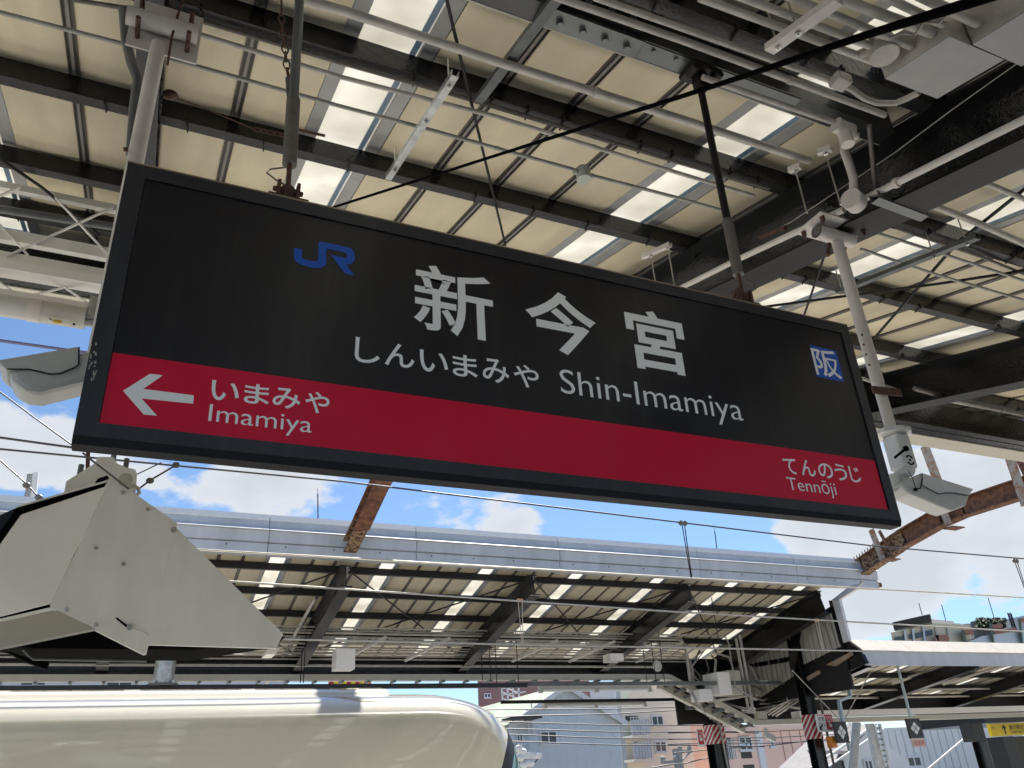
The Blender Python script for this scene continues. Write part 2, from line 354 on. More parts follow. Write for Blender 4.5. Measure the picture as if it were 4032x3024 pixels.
def roof_parts(par, y0, y1, pur, s, zc, x_start, i0, i1, skys, P=PIT):
    # shared meshes, each piece an object of its own
    def fin(mb, m, nm): me = mb.mesh(nm); me.materials.append(MATS[m]); return me
    ms = fin(sheet_mesh(y0, y1, pur, s, P), 'ceiling', 'roof_sheet')
    sm = MB(); sm.sweep([(-.028,.0),(.028,.0),(.028,.05),(-.028,.05)], (0,y0,s*y0), (0,y1,s*y1))
    sm.sweep([(-.028,-.012),(-.022,-.012),(-.022,.0),(-.028,.0)], (0,y0,s*y0), (0,y1,s*y1)).sweep([(.022,-.012),(.028,-.012),(.028,.0),(.022,.0)], (0,y0,s*y0), (0,y1,s*y1))
    msm = fin(sm, 'seam', 'seam_strip')
    rl = MB().sweep([(-.008,-.014),(.008,-.014),(.006,.0),(-.006,.0)], (0,y0,s*y0), (0,y1,s*y1)); mrl = fin(rl, 'seam_light', 'seam_rib')
    sk = MB(); sk.sweep([(-(P-.10)/2,.018),((P-.10)/2,.018),((P-.10)/2,.023),(-(P-.10)/2,.023)], (P/2,y0,s*y0), (P/2,y1,s*y1)); msk = fin(sk, 'skylight', 'skylight')
    fl = MB()
    fl.sweep([(-.056,0),(.018,0),(.018,.03),(.014,.03),(.014,.004),(-.03,.004),(-.03,.05),(-.056,.05)][::-1], (.034,y0,s*y0), (.034,y1,s*y1)); mfl = fin(fl, 'flash', 'flashing')
    f2 = MB(); f2.sweep([(.056,0),(-.018,0),(-.018,.03),(-.014,.03),(-.014,.004),(.03,.004),(.03,.05),(.056,.05)], (P-.034,y0,s*y0), (P-.034,y1,s*y1))
    ed = MB(); ed.sweep([(-.015,.008),(.015,.008),(.015,.014),(-.015,.014)], (P-.068,y0,s*y0), (P-.087,y1,s*y1)); med = fin(ed, 'blue_lit_edge', 'blue_lit_edge'); mf2 = fin(f2, 'flash', 'flashing')
    for i in range(i0, i1):
        x = x_start+P*i
        if i % 5 == skys:
            place('skylight', msk, (x,0,zc), par); place('flashing', mfl, (x,0,zc), par); place('flashing', mf2, (x,0,zc), par); place('blue_lit_edge', med, (x,0,zc), par)
        else: place('roof_sheet', ms, (x,0,zc), par)
        if not (i % 5 == skys or (i-1) % 5 == skys):
            a = place('seam_strip', msm, (x,0,zc), par); place('seam_rib', mrl, (x,0,zc), a)
roof_parts(near, YV, YE, PUR, SN, Z0, XS, -16, 66, 1)
# the wing on the other side of the valley, above and behind the viewer
zc2 = Z0+2*SN*YV
roof_parts(near, -5.8, YV-.12, [-5.4,-4.4,-3.4,-2.4], -SN, zc2, XS, -16, 40, 1)
MB().sweep([(-.2,-.25),(.2,-.25),(.2,.02),(-.2,.02)], (-6.4,YV-.06,Z0+SN*YV), (27,YV-.06,Z0+SN*YV)).build('valley_gutter', 'black', near)
# purlins: channels with hook bolts and little spikes under the lower flange
for y in PUR[1:]+[-2.4,-3.4,-4.4,-5.4]:
    z = (Z0+SN*y) if y > YV else (zc2-SN*y); z -= .028
    mb = MB(); h = .118
    mb.sweep([(.003,0),(.003,-h),(-.062,-h),(-.062,-h+.006),(-.003,-h+.006),(-.003,-.006),(-.062,-.006),(-.062,0)], (-6.3,y,z), (27,y,z))
    p = mb.build('purlin', 'black', near)
    fl = MB(); fl.box(-6.3, 27, y-.003, y+.064, z-h-.005, z-h-.0005)
    f_ = fl.build('flange', 'flange', p)  # paler strip below the channel: light on its underside put into the colour
    hk = MB(); x = -6
    while x < 12:
        if random.random() < .75:
            hk.bar((x,y-.008,z-h+.02), (x+.002,y-.008,z-h-.028), .007, .007); hk.bar((x,y-.02,z-h-.012), (x+.012,y+.06,z-h-.018), .008, .01)
        x += PIT*random.choice((.5, 1, 1, 1.2))
    hk.build('hook_bolt', 'black_matt', p, kind='stuff')
# rafters: deep H beams under the purlins
RX = [-3.95, -.25, 3.36, 7.08, 10.8, 14.5, 18.2, 21.9]
for x in RX:
    small = abs(x+.25) < .01
    w, h = (.10, .20) if small else (.24, .40)
    top = -.15; mid = top-h/2/math.cos(math.radians(13.7))
    p0 = (x, YV, Z0+SN*YV+mid); p1 = (x, YE-.25, Z0+SN*(YE-.25)+mid)
    rf = MB().sweep(hprof(w, h, .016, .012), p0, p1).build('rafter', 'black', near)
    MB().bar(Vector(p0)+Vector((0,0,-h/2-.004)), Vector(p1)+Vector((0,0,-h/2-.004)), w, .005).build('flange', 'black_matt' if not small else 'flange', rf)
# edge girder and gutter at the track side
yg = YE-.30; zg = Z0+SN*yg
MB().box(-6.4, 27, yg, yg+.02, zg-.52, zg-.13).build('edge_girder', 'black', near)
MB().box(-6.4, 27, yg+.02, yg+.12, zg-.52, zg-.505).build('girder_flange', 'black', near)
MB().box(-6.4, 27, yg-.11, yg-.001, zg-.515, zg-.50).build('girder_flange', 'black', near)
MB().sweep([(0,0),(-.26,0),(-.26,.30),(-.25,.30),(-.25,.012),(0,.012)], (-6.4,yg+.125,zg-.53), (27,yg+.125,zg-.53)).build('gutter', 'cream_dark', near)
MB().box(-6.4, 27, yg+.39, yg+.40, zg-.30, zg+.25).build('edge_fascia', 'fascia', near)
# cross braces in the plane of the roof
def rod(pts, r, m, name, par, n=6): return MB().tube(pts, r, n).build(name, m, par)
OFF = -.20
rod([R(1752,-30,OFF), R(1990,965,OFF)], .0085, 'black_matt', 'brace_rod', near)
rod([R(3440,1334,OFF), R(3770,955,OFF-.01), R(4040,740,OFF-.02)], .012, 'black_matt', 'brace_rod', near)
rod([R(3010,1208,OFF), R(3690,1118,OFF-.02), R(4060,1062,OFF-.02)], .012, 'black_matt', 'brace_rod', near)
rod([R(3262,960,OFF), R(3165,1245,OFF)], .009, 'black_matt', 'brace_rod', near)
rod([R(0,625,OFF), R(165,738,OFF), R(390,925,OFF)], .011, 'black_matt', 'brace_rod', near)
rod([R(3770,1512,-.3), R(4060,1490,-.3)], .012, 'black_matt', 'brace_rod', near)
# columns standing behind and beside the viewer
for x in (-3.95, 3.36, 10.8, 18.2):
    MB().sweep(hprof(.3,.3,.02,.014), (x,YV-.06,0), (x,YV-.06,Z0+SN*YV-.2), up=(0,1,0)).build('column', 'black', near)

# ------------------------------------------------------------------ the beam the name board hangs from, with its bolted splice
hb = thing('hanger_beam', 'dark steel channel beam with bolted splice from which the station name board hangs', 'beam', (1.2, 2.02, 4.45))
xa, xb = -3.8, 3.24
zb = A(2767,300,2.02).z+.03
mbh = MB().sweep([(.05,0),(-.05,0),(-.05,.012),(.042,.012),(.042,.14),(-.05,.14),(-.05,.15),(.05,.15)], (xa,2.02,zb), (xb,2.02,zb)); mbh.build('channel', 'greenblack', hb)
xs0, xs1 = A(2170,60,1.97).x, A(2555,230,1.97).x
MB().box(xs0, xs1, 1.955, 1.9695, zb+.018, zb+.135).build('splice_plate', 'black_matt', hb)
MB().box(xs0, xs1, 1.972, 2.068, zb-.010, zb-.0005).build('splice_plate', 'steelgrey', hb)
MB().box(xs1+.004, 2.62, 1.978, 2.064, zb-.005, zb-.0003).build('flange_plate', 'steelgrey', hb)
bl = MB()
for i in range(4):
    fx = xs0+(xs1-xs0)*(.15+.235*i); bolt(bl, (fx,1.955,zb+.08), .015, (0,-1,0), .02); bolt(bl, (fx,2.02,zb-.010), .016, (0,0,-1), .022)
for i in range(2): bolt(bl, (xs1+.06+.12*i,2.0,zb-.005), .010, (0,0,-1), .012)
bl.build('bolt', 'steelgrey', hb, kind='stuff')
MB().bar((xa,2.073,zb+.002), (xb,2.073,zb+.002), .006, .010).build('edge_strip', 'pipe_cream', hb)

# ------------------------------------------------------------------ STATION NAME BOARD
Y = 2.0; X0, X1, ZB, ZT = -.170, 2.532, 2.376, 3.2245
PX0, PX1, PZB, PZT = -.121, 2.4875, 2.433, 3.181
sign = thing('station_name_board', 'long black station name board with white lettering and a red band, hung on two rods', 'sign', (1.18, 2.03, ZB))
mb = MB()
for (a, b, c, d) in ((X0, PX0, ZB+.02, ZT), (PX1, X1, ZB+.02, ZT), (PX0, PX1, PZT, ZT), (PX0, PX1, ZB+.02, PZB)): mb.box(a, b, Y, Y+.026, c, d)
mb.build('frame', 'sign_frame', sign)
MB().prism([(X0,Y,ZB+.0195),(X0,Y+.008,ZB),(X0,Y+.055,ZB),(X0,Y+.055,ZB+.0195)], (X1-X0,0,0)).build('bottom_rail', 'sign_under', sign)
MB().box(X0+.003, X1-.003, Y+.0265, Y+.055, ZB+.02, ZT-.003).build('back_case', 'sign_frame', sign)
MB().box(X0-.002, X1+.002, Y+.001, Y+.056, ZT, ZT+.006).build('top_rail', 'plank', sign)
zr = 2.6275
MB().box(PX0+.001, PX1-.001, Y+.006, Y+.012, zr, PZT-.001).build('face_panel', 'sign_black', sign)
MB().box(PX0+.001, PX1-.004, Y+.0055, Y+.012, PZB, zr-.0005).build('colour_band', 'sign_red', sign)
YL = Y+.0050; YR = Y+.0046
def C(ox, oy, k): return lambda x, y: (ox+x*k, oy+y*k)
def bbx(l, r, t, b_, cr):
    return A(*cr(*l),Y).x, A(*cr(*r),Y).x, A(*cr(*b_),Y).z, A(*cr(*t),Y).z
ck = C(1300, 1000, 1600/2212); c4 = C(0, 1008, .6076); ct = C(3000, 1750, .27125); ch = C(3150, 1330, 250/2074)
def lettering(body, l, r, t, b_, cr, y, off, m='sign_white'):
    x0, x1, z0, z1 = bbx(l, r, t, b_, cr); return text_mesh(body, x0, x1, z0, z1, y, off).build('lettering', m, sign)
lettering('新', (458,350), (889,262), (587,62), (835,468), ck, YL, .012)
lettering('今', (1063,268), (1447,350), (1240,203), (1225,534), ck, YL, .022)
lettering('宮', (1606,330), (1950,560), (1775,312), (1950,664), ck, YL, .022)
for g, l, r, t, b_ in (('し',(138,500),(274,545),(155,448),(190,588)), ('ん',(300,600),(462,590),(360,482),(425,618)), ('い',(490,540),(645,610),(500,515),(540,637)),
                       ('ま',(670,600),(805,610),(742,547),(770,671)), ('み',(833,620),(978,650),(900,567),(910,698)), ('や',(1001,630),(1139,660),(1060,599),(1065,722))):
    lettering(g, l, r, t, b_, ck, YL, .010)
lettering('Shin-Imamiya', (1257,700), (2254,890), (1352,637), (2135,926), ck, YL, -.004)
for g, l, r, t, b_ in (('い',(1370,850),(1548,920),(1385,798),(1420,930)), ('ま',(1583,900),(1745,940),(1672,826),(1715,962)), ('み',(1768,930),(1948,960),(1850,850),(1865,985)), ('や',(1980,930),(2138,940),(2070,878),(2030,1012))):
    lettering(g, l, r, t, b_, c4, YR, .012)
lettering('Imamiya', (1350,1060), (2022,1130), (1372,955), (1872,1160), c4, YR, -.003)
for g, l, r, t, b_ in (('て',(308,205),(538,415),(350,188),(520,432)), ('ん',(600,430),(800,400),(630,213),(765,460)), ('の',(828,350),(1045,400),(900,265),(970,487)), ('う',(1066,370),(1248,420),(1110,275),(1170,518)), ('じ',(1264,330),(1452,480),(1285,308),(1390,546))):
    lettering(g, l, r, t, b_, ct, YR, .010)
lettering('Tennōji', (362,472), (1108,730), (400,459), (1040,778), ct, YR, -.003)
def flatpoly(pts, cr, y, m, name, par, yy=Y):
    v = [A(*cr(*p), yy) for p in pts]; v = [Vector((p.x, y, p.z)) for p in v]; return MB().prism(v, (0,.0006,0)).build(name, m, par)
flatpoly([(798,868),(972,758),(1056,768),(928,856),(1258,898),(1253,952),(918,918),(1018,1030),(932,1022)], c4, YR, 'sign_white', 'arrow', sign)
cj = C(1130, 920, 300/2212)
flatpoly([(212,385),(445,415),(440,660),(490,710),(600,745),(780,770),(880,768),(910,740),(935,205),(1150,232),(1600,328),(1800,372),(1900,430),(1965,530),(1985,640),(1978,730),(1930,810),(1850,858),(1720,858),(1960,1185),
          (1700,1130),(1290,590),(1740,685),(1765,640),(1740,550),(1650,505),(1155,405),(1138,860),(1100,905),(1000,955),(850,972),(640,940),(430,870),(290,790),(215,700)], cj, YL, 'sign_blue', 'railway_emblem', sign)
flatpoly([(345,205),(1212,418),(1475,1420),(590,1245)], ch, YL+.0003, 'sign_blue', 'area_badge', sign)
x0, x1, z0, z1 = bbx((385,420), (1410,1290), (390,280), (1390,1345), ch); text_mesh('阪', x0, x1, z0, z1, YL-.0006, .012).build('lettering', 'sign_white', sign)
# scuffs on the left edge of the frame
sc = MB(); 
for k in range(26):
    p = A(352+random.uniform(-10,40)*.6+random.random()*6, 1405+random.uniform(-45,110), Y); w_ = random.uniform(.0015,.004); h_ = random.uniform(.003,.012)
    sc.add([(p.x,Y-.0006,p.z),(p.x+w_,Y-.0006,p.z+w_*.4),(p.x+w_*.8,Y-.0006,p.z+h_),(p.x-w_*.2,Y-.0006,p.z+h_*.9)], [(0,1,2,3)])
sc.build('paint_scuff', 'pipe', sign, kind='stuff')
# hanger rods, turnbuckles, shackles
def hanger(label, xt, xb_, ztop, side):
    g = thing('hanger_rod', label, 'rod', (xb_, 2.03, ZT))
    top = Vector((xt, 2.03, ztop)); bot = Vector((xb_, 2.03, ZT+.03))
    d = top-bot
    MB().tube([bot+d*.10, bot+d*.32], .0225, 12).build('sleeve', 'pipe_dark', g)
    MB().tube([bot+d*.32, top], .0165, 12).build('rod', 'steelgrey' if side < 0 else 'black_matt', g)
    MB().tube([bot+d*.02, bot+d*.11], .008, 8).build('threaded_end', 'rustspot', g)
    sh = MB().ball(bot+d*.015, .026, 10, (1,.7,1)); sh.box(bot.x-.034, bot.x-.024, 2.01, 2.05, ZT+.006, ZT+.075).box(bot.x+.024, bot.x+.034, 2.01, 2.05, ZT+.006, ZT+.075)
    sh.tube([bot+Vector((-.045,0,.02)), bot+Vector((.045,0,.02))], .008, 8)
    sh.build('shackle', 'rustspot', g)
    MB().box(bot.x-.06, bot.x+.06, 2.006, 2.05, ZT+.0065, ZT+.016).build('foot_plate', 'greenblack', g)
    wl = MB(); pts = [bot+Vector((side*.02+.05*math.sin(k*.9)*side, -.01, .10-.018*k)) for k in range(7)]; wl.tube(pts, .003, 5); wl.build('safety_wire', 'pipe_dark', g)
    return g
zt = zb
hl = hanger('grey hanger rod with rusty shackle above the emblem end of the name board', .247, .272, zt+.0, -1)
hr = hanger('black hanger rod with clamp, holding the name board beside the deep black beam', 2.045, 2.027, zt-.02, 1)
cl_ = MB().box(1.97, 2.12, 1.97, 2.075, zt-.035, zt-.012); cl_.tube([(1.98,1.96,zt-.05),(1.98,2.02,zt-.05)], .025, 12).tube([(2.11,1.96,zt-.05),(2.11,2.02,zt-.05)], .022, 12).box(2.02,2.07,2.0,2.05,zt-.12,zt-.035)
cl_.build('clamp', 'black_matt', hr)
# rusty chain beside the left rod
def chain(pts, n, par, r=.011, m='rustspot', name='chain_link'):
    a, b = Vector(pts[0]), Vector(pts[1])
    for i in range(n):
        c_ = a.lerp(b, (i+.5)/n); d = (b-a).normalized(); ln = (b-a).length/n*.62
        sd = Vector((0,1,0)) if i % 2 else d.cross(Vector((0,1,0))).normalized(); loop = []
        for k in range(11):
            an = 2*math.pi*k/10; loop.append(c_+d*math.cos(an)*ln+sd*math.sin(an)*r)
        MB().tube(loop, r*.28, 5, False).build(name, m, par)
ch1 = thing('safety_chain', 'rusty safety chain hanging beside the grey hanger rod', 'chain', A(1120,130,2.1))
chain((A(1108,60,2.08), A(1130,270,2.08)), 7, ch1)
MB().tube([A(1108,-30,2.08), A(1108,62,2.08)], .004, 5).build('wire', 'rustspot', ch1)
MB().tube([A(1138,310,2.08), A(1148,425,2.06)], .013, 8).build('turnbuckle', 'pipe_dark', ch1)
MB().tube([A(1130,268,2.08), A(1138,312,2.08)], .006, 5).build('hook', 'rustspot', ch1)
MB().tube([A(1148,420,2.06), A(1158,505,2.05)], .006, 5).build('hook', 'rustspot', ch1)
ch2 = thing('safety_chain', 'rusty wire and chain strung from the left rafter to the grey hanger rod', 'chain', R(680,380,-.22))
MB().tube([R(668,375,-.2), R(840,440,-.22), R(1005,510,-.24)], .0035, 5).build('wire', 'rustspot', ch2)
chain((R(1000,508,-.24), R(1130,535,-.26)), 5, ch2, .013); MB().tube([R(1150,505,-.26), R(1280,535,-.26)], .008, 6).build('bolt_end', 'rustspot', ch2)
MB().ball(R(672,372,-.2), .03, 8, (1.3,1,.7)).build('anchor_plate', 'rustspot', ch2)

# ------------------------------------------------------------------ CONDUITS under the near roof
def pipe(label, pts, off, r, m='pipe', name='conduit', grp='conduits under the near canopy', clamps=True):
    P3 = [R(x, y, off) for x, y in pts]; g = thing(name, label, 'pipe', P3[0], grp)
    MB().tube(P3, r, 10).build('tube', m, g)
    if clamps:
        cm = MB()
        for a, b in zip(P3[:-1], P3[1:]):
            k = int((b-a).length/.9)
            for i in range(k):
                c_ = a.lerp(b, (i+.6)/(k+.2)); d = (b-a).normalized()*.012; cm.tube([c_-d, c_+d], r*1.22, 10)
        if cm.v: cm.build('coupling', m, g)
    return g
s2 = lambda x, y: (1344+x*.6076, y*.6076)
s3 = lambda x, y: (2688+x*.6076, y*.6076)
s1 = lambda x, y: (x*.6076, y*.6076)
pa = pipe('thin grey conduit that carries the round junction box', [s1(-40,70), s1(800,285), s1(1140,392), s2(0,690), s2(470,812), s2(1510,1100)], -.24, .0105, 'pipe_grey')
pa2 = pipe('thin grey conduit running on from the round junction box to the deep black beam', [s2(1625,1138), s2(2212,1290), s3(290,1372)], -.24, .0105, 'pipe_grey')
pb = pipe('mottled cream conduit crossing just above the junction box conduit', [s1(1150,180), s2(0,500), s2(1000,755), s2(2212,1130), s3(460,1268)], -.24, .0115, 'pipe')
pc = pipe('dark weathered conduit running close under the fourth purlin', [s1(480,0), s1(1240,118), s2(0,408), s2(1000,690), s2(2212,1062), s3(560,1222)], -.19, .0105, 'pipe_dark')
pd = pipe('thick cream pipe crossing above the silver strut', [s1(1930,-10), s2(0,65), s2(1030,405), s2(2212,775), s3(820,1042)], -.24, .0215, 'pipe_cream')
pe = pipe('pale conduit above the hanger beam, ending at the black beam top', [s2(1380,-25), s2(2212,262), s3(1310,745)], -.27, .0165, 'pipe')
pf = pipe('pale conduit with a clamp that curves into the cream duct', [s2(1640,-18), s3(0,182), s3(970,525), s3(1090,575), s3(1180,640), s3(1260,668), s3(1380,668), s3(1450,640), s3(1530,600)], -.28, .0145, 'pipe')
j = R(*s3(1030,525), -.29); MB().box(j.x-.05, j.x+.03, j.y-.035, j.y+.035, j.z-.03, j.z+.02).build('clamp', 'pipe', pf, bevel=.008)
pg = pipe('grey conduit along the lower edge of the hanger beam ending in a tee box', [s3(130,500), s3(1000,800)], -.3, .014, 'pipe')
for k, (a, b) in enumerate((((130,-10),(700,190)), ((400,-15),(760,110)), ((690,-10),(900,60)))): pass
grp2 = [('first of the painted conduits into the duct, nearest the hanger beam', (110,-15), (1215,390), -.34, .0165),
        ('second painted conduit into the duct, passing the round painted box', (350,-30), (1225,300), -.34, .0165),
        ('third painted conduit into the duct, above the round painted box', (640,-40), (1480,300), -.34, .0165),
        ('fourth painted conduit into the duct, crossed by the thick black cable', (930,-40), (1620,215), -.34, .021),
        ('fifth painted conduit into the duct, with an open end in the corner', (1270,-40), (1690,160), -.34, .0165),
        ('sixth painted conduit into the duct, topmost in the corner', (1530,-30), (1910,150), -.34, .020)]
for lb, a, b, off, r in grp2: pipe(lb, [s3(*a), s3(*b)], off, r, 'pipe_cream')
pipe('cream conduit crossing the skylights right of the deep black beam, topmost', [s3(2060,1040), s3(2260,1120)], -.24, .0165, 'pipe_cream')
pipe('cream conduit right of the deep black beam ending beside the hanging tag', [s3(1580,1315), s3(1900,1440), s3(2260,1600)], -.24, .0215, 'pipe_cream')
pipe('cream conduit starting under the bracket plate and running to the far right', [s3(1880,1150), s3(2260,1310)], -.24, .0165, 'pipe_cream')
pipe('thin dark conduit behind the right camera post, upper', [(3520,895), (3860,1010), (4060,1090)], -.2, .0105, 'pipe_dark')
pipe('thin grey conduit behind the right camera post, middle', [(3445,915), (3715,1000), (4060,1115)], -.24, .0105, 'pipe_grey')
pipe('thin grey conduit behind the right camera post with a small clip', [(3390,980), (3550,1035), (3690,1082), (4060,1190)], -.24, .0105, 'pipe_grey')
pipe('grey conduit under the second deep beam, beside the camera post', [(3395,1490), (3560,1545), (4060,1640)], -.35, .018, 'pipe_grey')
pipe('dark conduit crossing under the second deep beam', [(3600,1530), (3820,1590), (4060,1640)], -.5, .022, 'pipe_dark')
# big cable of the corner
cb = thing('cable_bundle', 'thick black cable sagging from behind the name board up to the corner duct', 'cable', R(2200,600,-.35))
MB().tube([R(*p, -.40) for p in ((1200,852),(1900,629),(2688,378),(2960,290),(3235,196),(3450,125),(3740,36),(3990,-45))], [.0075,.008,.0105,.012,.014,.016,.02,.022], 8).build('cable', 'gasket', cb)
MB().tube([R(*p, -.40) for p in ((3500,150),(3560,130),(3600,140),(3640,85),(3700,90),(3760,20))], .005, 6).build('loose_wire', 'pipe', cb)
# junction box on the thin conduit
jb = thing('junction_box', 'small round grey-green junction box on the thin conduit over the board', 'junction box', R(*s2(1565,1125), -.24))
c_ = R(*s2(1568,1122), -.24); MB().tube([c_+Vector((0,0,.03)), c_+Vector((0,0,-.042))], .041, 20).build('box', 'grey_plastic', jb)
MB().tube([c_+Vector((0,0,-.042)), c_+Vector((0,0,-.050))], .043, 20).build('lid', 'grey_plastic', jb)
for sx in (-1, 1): MB().tube([c_+Vector((sx*.036,0,-.005)), c_+Vector((sx*.062,0,-.005))], .017, 10).build('socket', 'grey_plastic', jb)
# silver slotted strut channels and their threaded rods
def strut(label, p, q, w, m, rods=(), off=None, h=.03):
    g = thing('strut_channel', label, 'strut', p, 'strut channels under the near canopy'); p = Vector(p); q = Vector(q)
    MB().sweep([(-w/2,-h/2),(w/2,-h/2),(w/2,h/2),(w/2-.003,h/2),(w/2-.003,-h/2+.003),(-w/2+.003,-h/2+.003),(-w/2+.003,h/2),(-w/2,h/2)], p, q).build('channel', m, g)
    for t_, L_ in rods:
        c_ = p.lerp(q, t_); MB().tube([c_+Vector((0,0,-.035)), c_+Vector((0,0,L_))], .0045, 6).build('threaded_rod', 'bolt', g)
        MB().tube([c_+Vector((0,0,-h/2-.014)), c_+Vector((0,0,-h/2))], .011, 6).build('nut', 'bolt', g)
    return g
strut('bright galvanised strut hanging left of the crossed brace rods', R(*s2(305,1150), -.31), R(*s2(740,475), -.31), .036, 'galv', ((.12,.14), (.92,.16), (.62,.0)))
strut('dark steel strut climbing to the top edge beside the splice', R(*s2(890,650), -.20), R(*s2(1400,-20), -.20), .045, 'steelgrey')
strut('wide white-painted strut under the painted conduits in the corner', R(*s3(560,320), -.42), R(*s3(1010,-5), -.42), .05, 'white_paint', ((.12,.3), (.42,.3)))
strut('long dark strut right of the camera post, hung on two rods', R(3300,1150,-.33), R(3850,932,-.33), .05, 'steelgrey', ((.03,.2), (.72,.22), (.93,.22)))
strut('short white strut in front of the deep beam, higher of the pair', R(*s3(875,990), -.30), R(*s3(965,960), -.30), .03, 'white_paint', ((.5,-.35),))
strut('short white strut in front of the deep beam, lower of the pair', R(*s3(690,1105), -.30), R(*s3(765,1075), -.30), .03, 'white_paint', ((.5,-.3),))
strut('short white strut just above the board edge, left of the black rod', R(2530,1012,-.36), R(2640,962,-.36), .03, 'white_paint', ((.3,-.3), (.9,-.3)))
strut('grey angle bracket sticking out under the painted round box', R(*s3(1240,1275), -.55), R(*s3(1560,1395), -.55), .05, 'steelgrey', h=.05)
# cream duct in the corner
du = thing('cable_duct', 'boxy cream cable duct with grey bottom plates in the upper corner', 'duct', R(*s3(1650,600), -.3))
def ductbox(p1, p2, p3, h, m, name):   # bottom face quad p1 p2 p3 (+p4) lifted by h
    p1, p2, p3 = [Vector(p) for p in (p1, p2, p3)]; p4 = p1+p3-p2
    MB().prism([p1+Vector((0,0,.006)), p2+Vector((0,0,.006)), p3+Vector((0,0,.006)), p4+Vector((0,0,.006))], (0,0,h)).build(name, 'pipe_cream', du, bevel=.004)
    MB().prism([p1, p2, p3, p4], (0,0,.005)).build('bottom_plate', 'flash', du)
q1 = R(*s3(1310,510), -.40); q2 = R(*s3(1650,640), -.40); wdt = q2.x-q1.x
dxy = SN
q3 = R(*s3(2100,395), -.40); q3 = Vector((q2.x, q3.y, q2.z+SN*(q3.y-q2.y)))
ductbox(q1, q2, q3, .17, 'pipe_cream', 'duct_section')
e1 = Vector((q1.x-.02, q3.y-.004, q3.z)); e2 = Vector((q2.x+.10, q3.y-.004, q3.z)); e3 = e2+Vector((0,-1.0,-SN))
e1 = e1+Vector((.14,0,.0)); ductbox(e1, e2, e3, .20, 'pipe_cream', 'duct_section')
c_ = R(*s3(1300,340), -.36); MB().tube([c_+Vector((0,0,.06)), c_+Vector((0,0,-.02))], .058, 20).build('round_box', 'pipe_cream', du)
for a in range(4):
    MB().tube([c_+Vector((.055*math.cos(a*1.57+.6), .055*math.sin(a*1.57+.6), .04)), c_+Vector((.085*math.cos(a*1.57+.6), .085*math.sin(a*1.57+.6), .04))], .02, 8).build('socket', 'pipe_cream', du)

# pipe down from the tee box to the round box and along the deep beam
tb = thing('painted_conduit', 'thick white painted pipe with tee box and round box in front of the deep beam', 'pipe', R(*s3(1100,1300), -.5))
t0 = R(*s3(1040,835), -.33); t1 = AX(*s3(1100,1310), 3.10)
MB().tube([t0+Vector((-.045,0,.012)), t0, t0+Vector((.05,0,0))], .038, 14).tube([t0, t0+Vector((0,0,-.10))], .032, 14).tube([t0+Vector((.05,0,-.02)), t0+Vector((.08,0,-.02))], .02, 8).build('tee_box', 'white_paint', tb, bevel=.004)
mid = [AX(*s3(*p), 3.12) for p in ((1040,900),(1048,980),(1085,1080),(1108,1160),(1108,1240))]
MB().tube([t0+Vector((0,0,-.06))]+mid, .0225, 12).build('riser', 'white_paint', tb)
MB().tube([t1+Vector((-.035,-.02,0)), t1+Vector((.035,.0,0))], .055, 20).build('round_box', 'white_paint', tb)
pr = [AX(*s3(*p), 3.17) for p in ((1175,1290),(2260,752))]; pl = [AX(*s3(*p), 3.17) for p in ((1045,1358),(350,1685),(-60,1890))]
MB().tube(pr, .018, 12).build('run', 'white_paint', tb); MB().tube(pl, .018, 12).build('run', 'white_paint', tb)
MB().tube([pr[0].lerp(pr[1],.23)-Vector((0,.012,.005)), pr[0].lerp(pr[1],.23)+Vector((0,.012,.005))], .026, 12).build('coupling', 'white_paint', tb)
wr = thing('drop_wire', 'thin rusty wire strung across the face of the deep beam', 'wire', AX(3200,800,3.2)); MB().tube([AX(*s3(*p), 3.2) for p in ((2260,345),(1740,715),(1380,985),(700,1440),(500,1540))], .0028, 5).build('wire', 'pipe', wr)
lug = MB().tube([AX(*s3(665,1475), 3.2), AX(*s3(500,1540), 3.2)], .014, 8); lug.build('turnbuckle', 'rustspot', wr)
tag(MB().tube([R(*s3(1208,815),-.3), AX(*s3(1250,1225), 3.2)], .012, 8).build('support_rod', 'pipe_dark'), 'dark vertical rod joining the hanger beam end to the deep beam', 'rod')

# ------------------------------------------------------------------ CCTV posts
def cctv_post(label, xtop, ztop, zbot, y, loc):
    g = thing('camera_post', label, 'post', (xtop, y, zbot)); return g
ycam = 2.48
gp = thing('camera_post', 'white pole with clamp plate carrying the security camera at the Tennoji end', 'post', A(3540,1900,ycam))
pt = A(3305,960,ycam); pm = A(3455,1510,ycam); pb_ = A(3508,1710,ycam); xx = (pt.x+pb_.x)/2
MB().tube([(xx,ycam,pt.z), (xx,ycam,pm.z)], .031, 16).build('pole', 'white_paint', gp)
MB().tube([(xx,ycam,pm.z), (xx,ycam,pb_.z)], .027, 16).build('inner_pole', 'white_paint', gp)
hb_ = MB()
for k, (px_, py_) in enumerate(((3395,1318),(3402,1356),(3412,1395),(3424,1436),(3502,1693))): c_ = A(px_,py_,ycam-.03); hb_.tube([c_, c_+Vector((0,.004,0))], .006, 8)
hb_.build('pin_hole', 'rustspot', gp)
pq = [A(*s3(*p), ycam-.05) for p in ((740,1520),(1000,1395),(1320,1470),(1180,1590),(900,1570))]; z_ = sum(p.z for p in pq)/5
tubeL = A(*s3(860,1490), ycam); tubeR = A(*s3(1200,1570), ycam)
MB().box(xx-.19, xx+.17, ycam-.10, ycam+.10, pt.z+.085, pt.z+.093).build('clamp_plate', 'white_paint', gp)
MB().tube([(xx-.14,ycam,pt.z+.045), (xx+.12,ycam,pt.z+.045)], .038, 16, False).build('cross_tube', 'white_paint', gp)
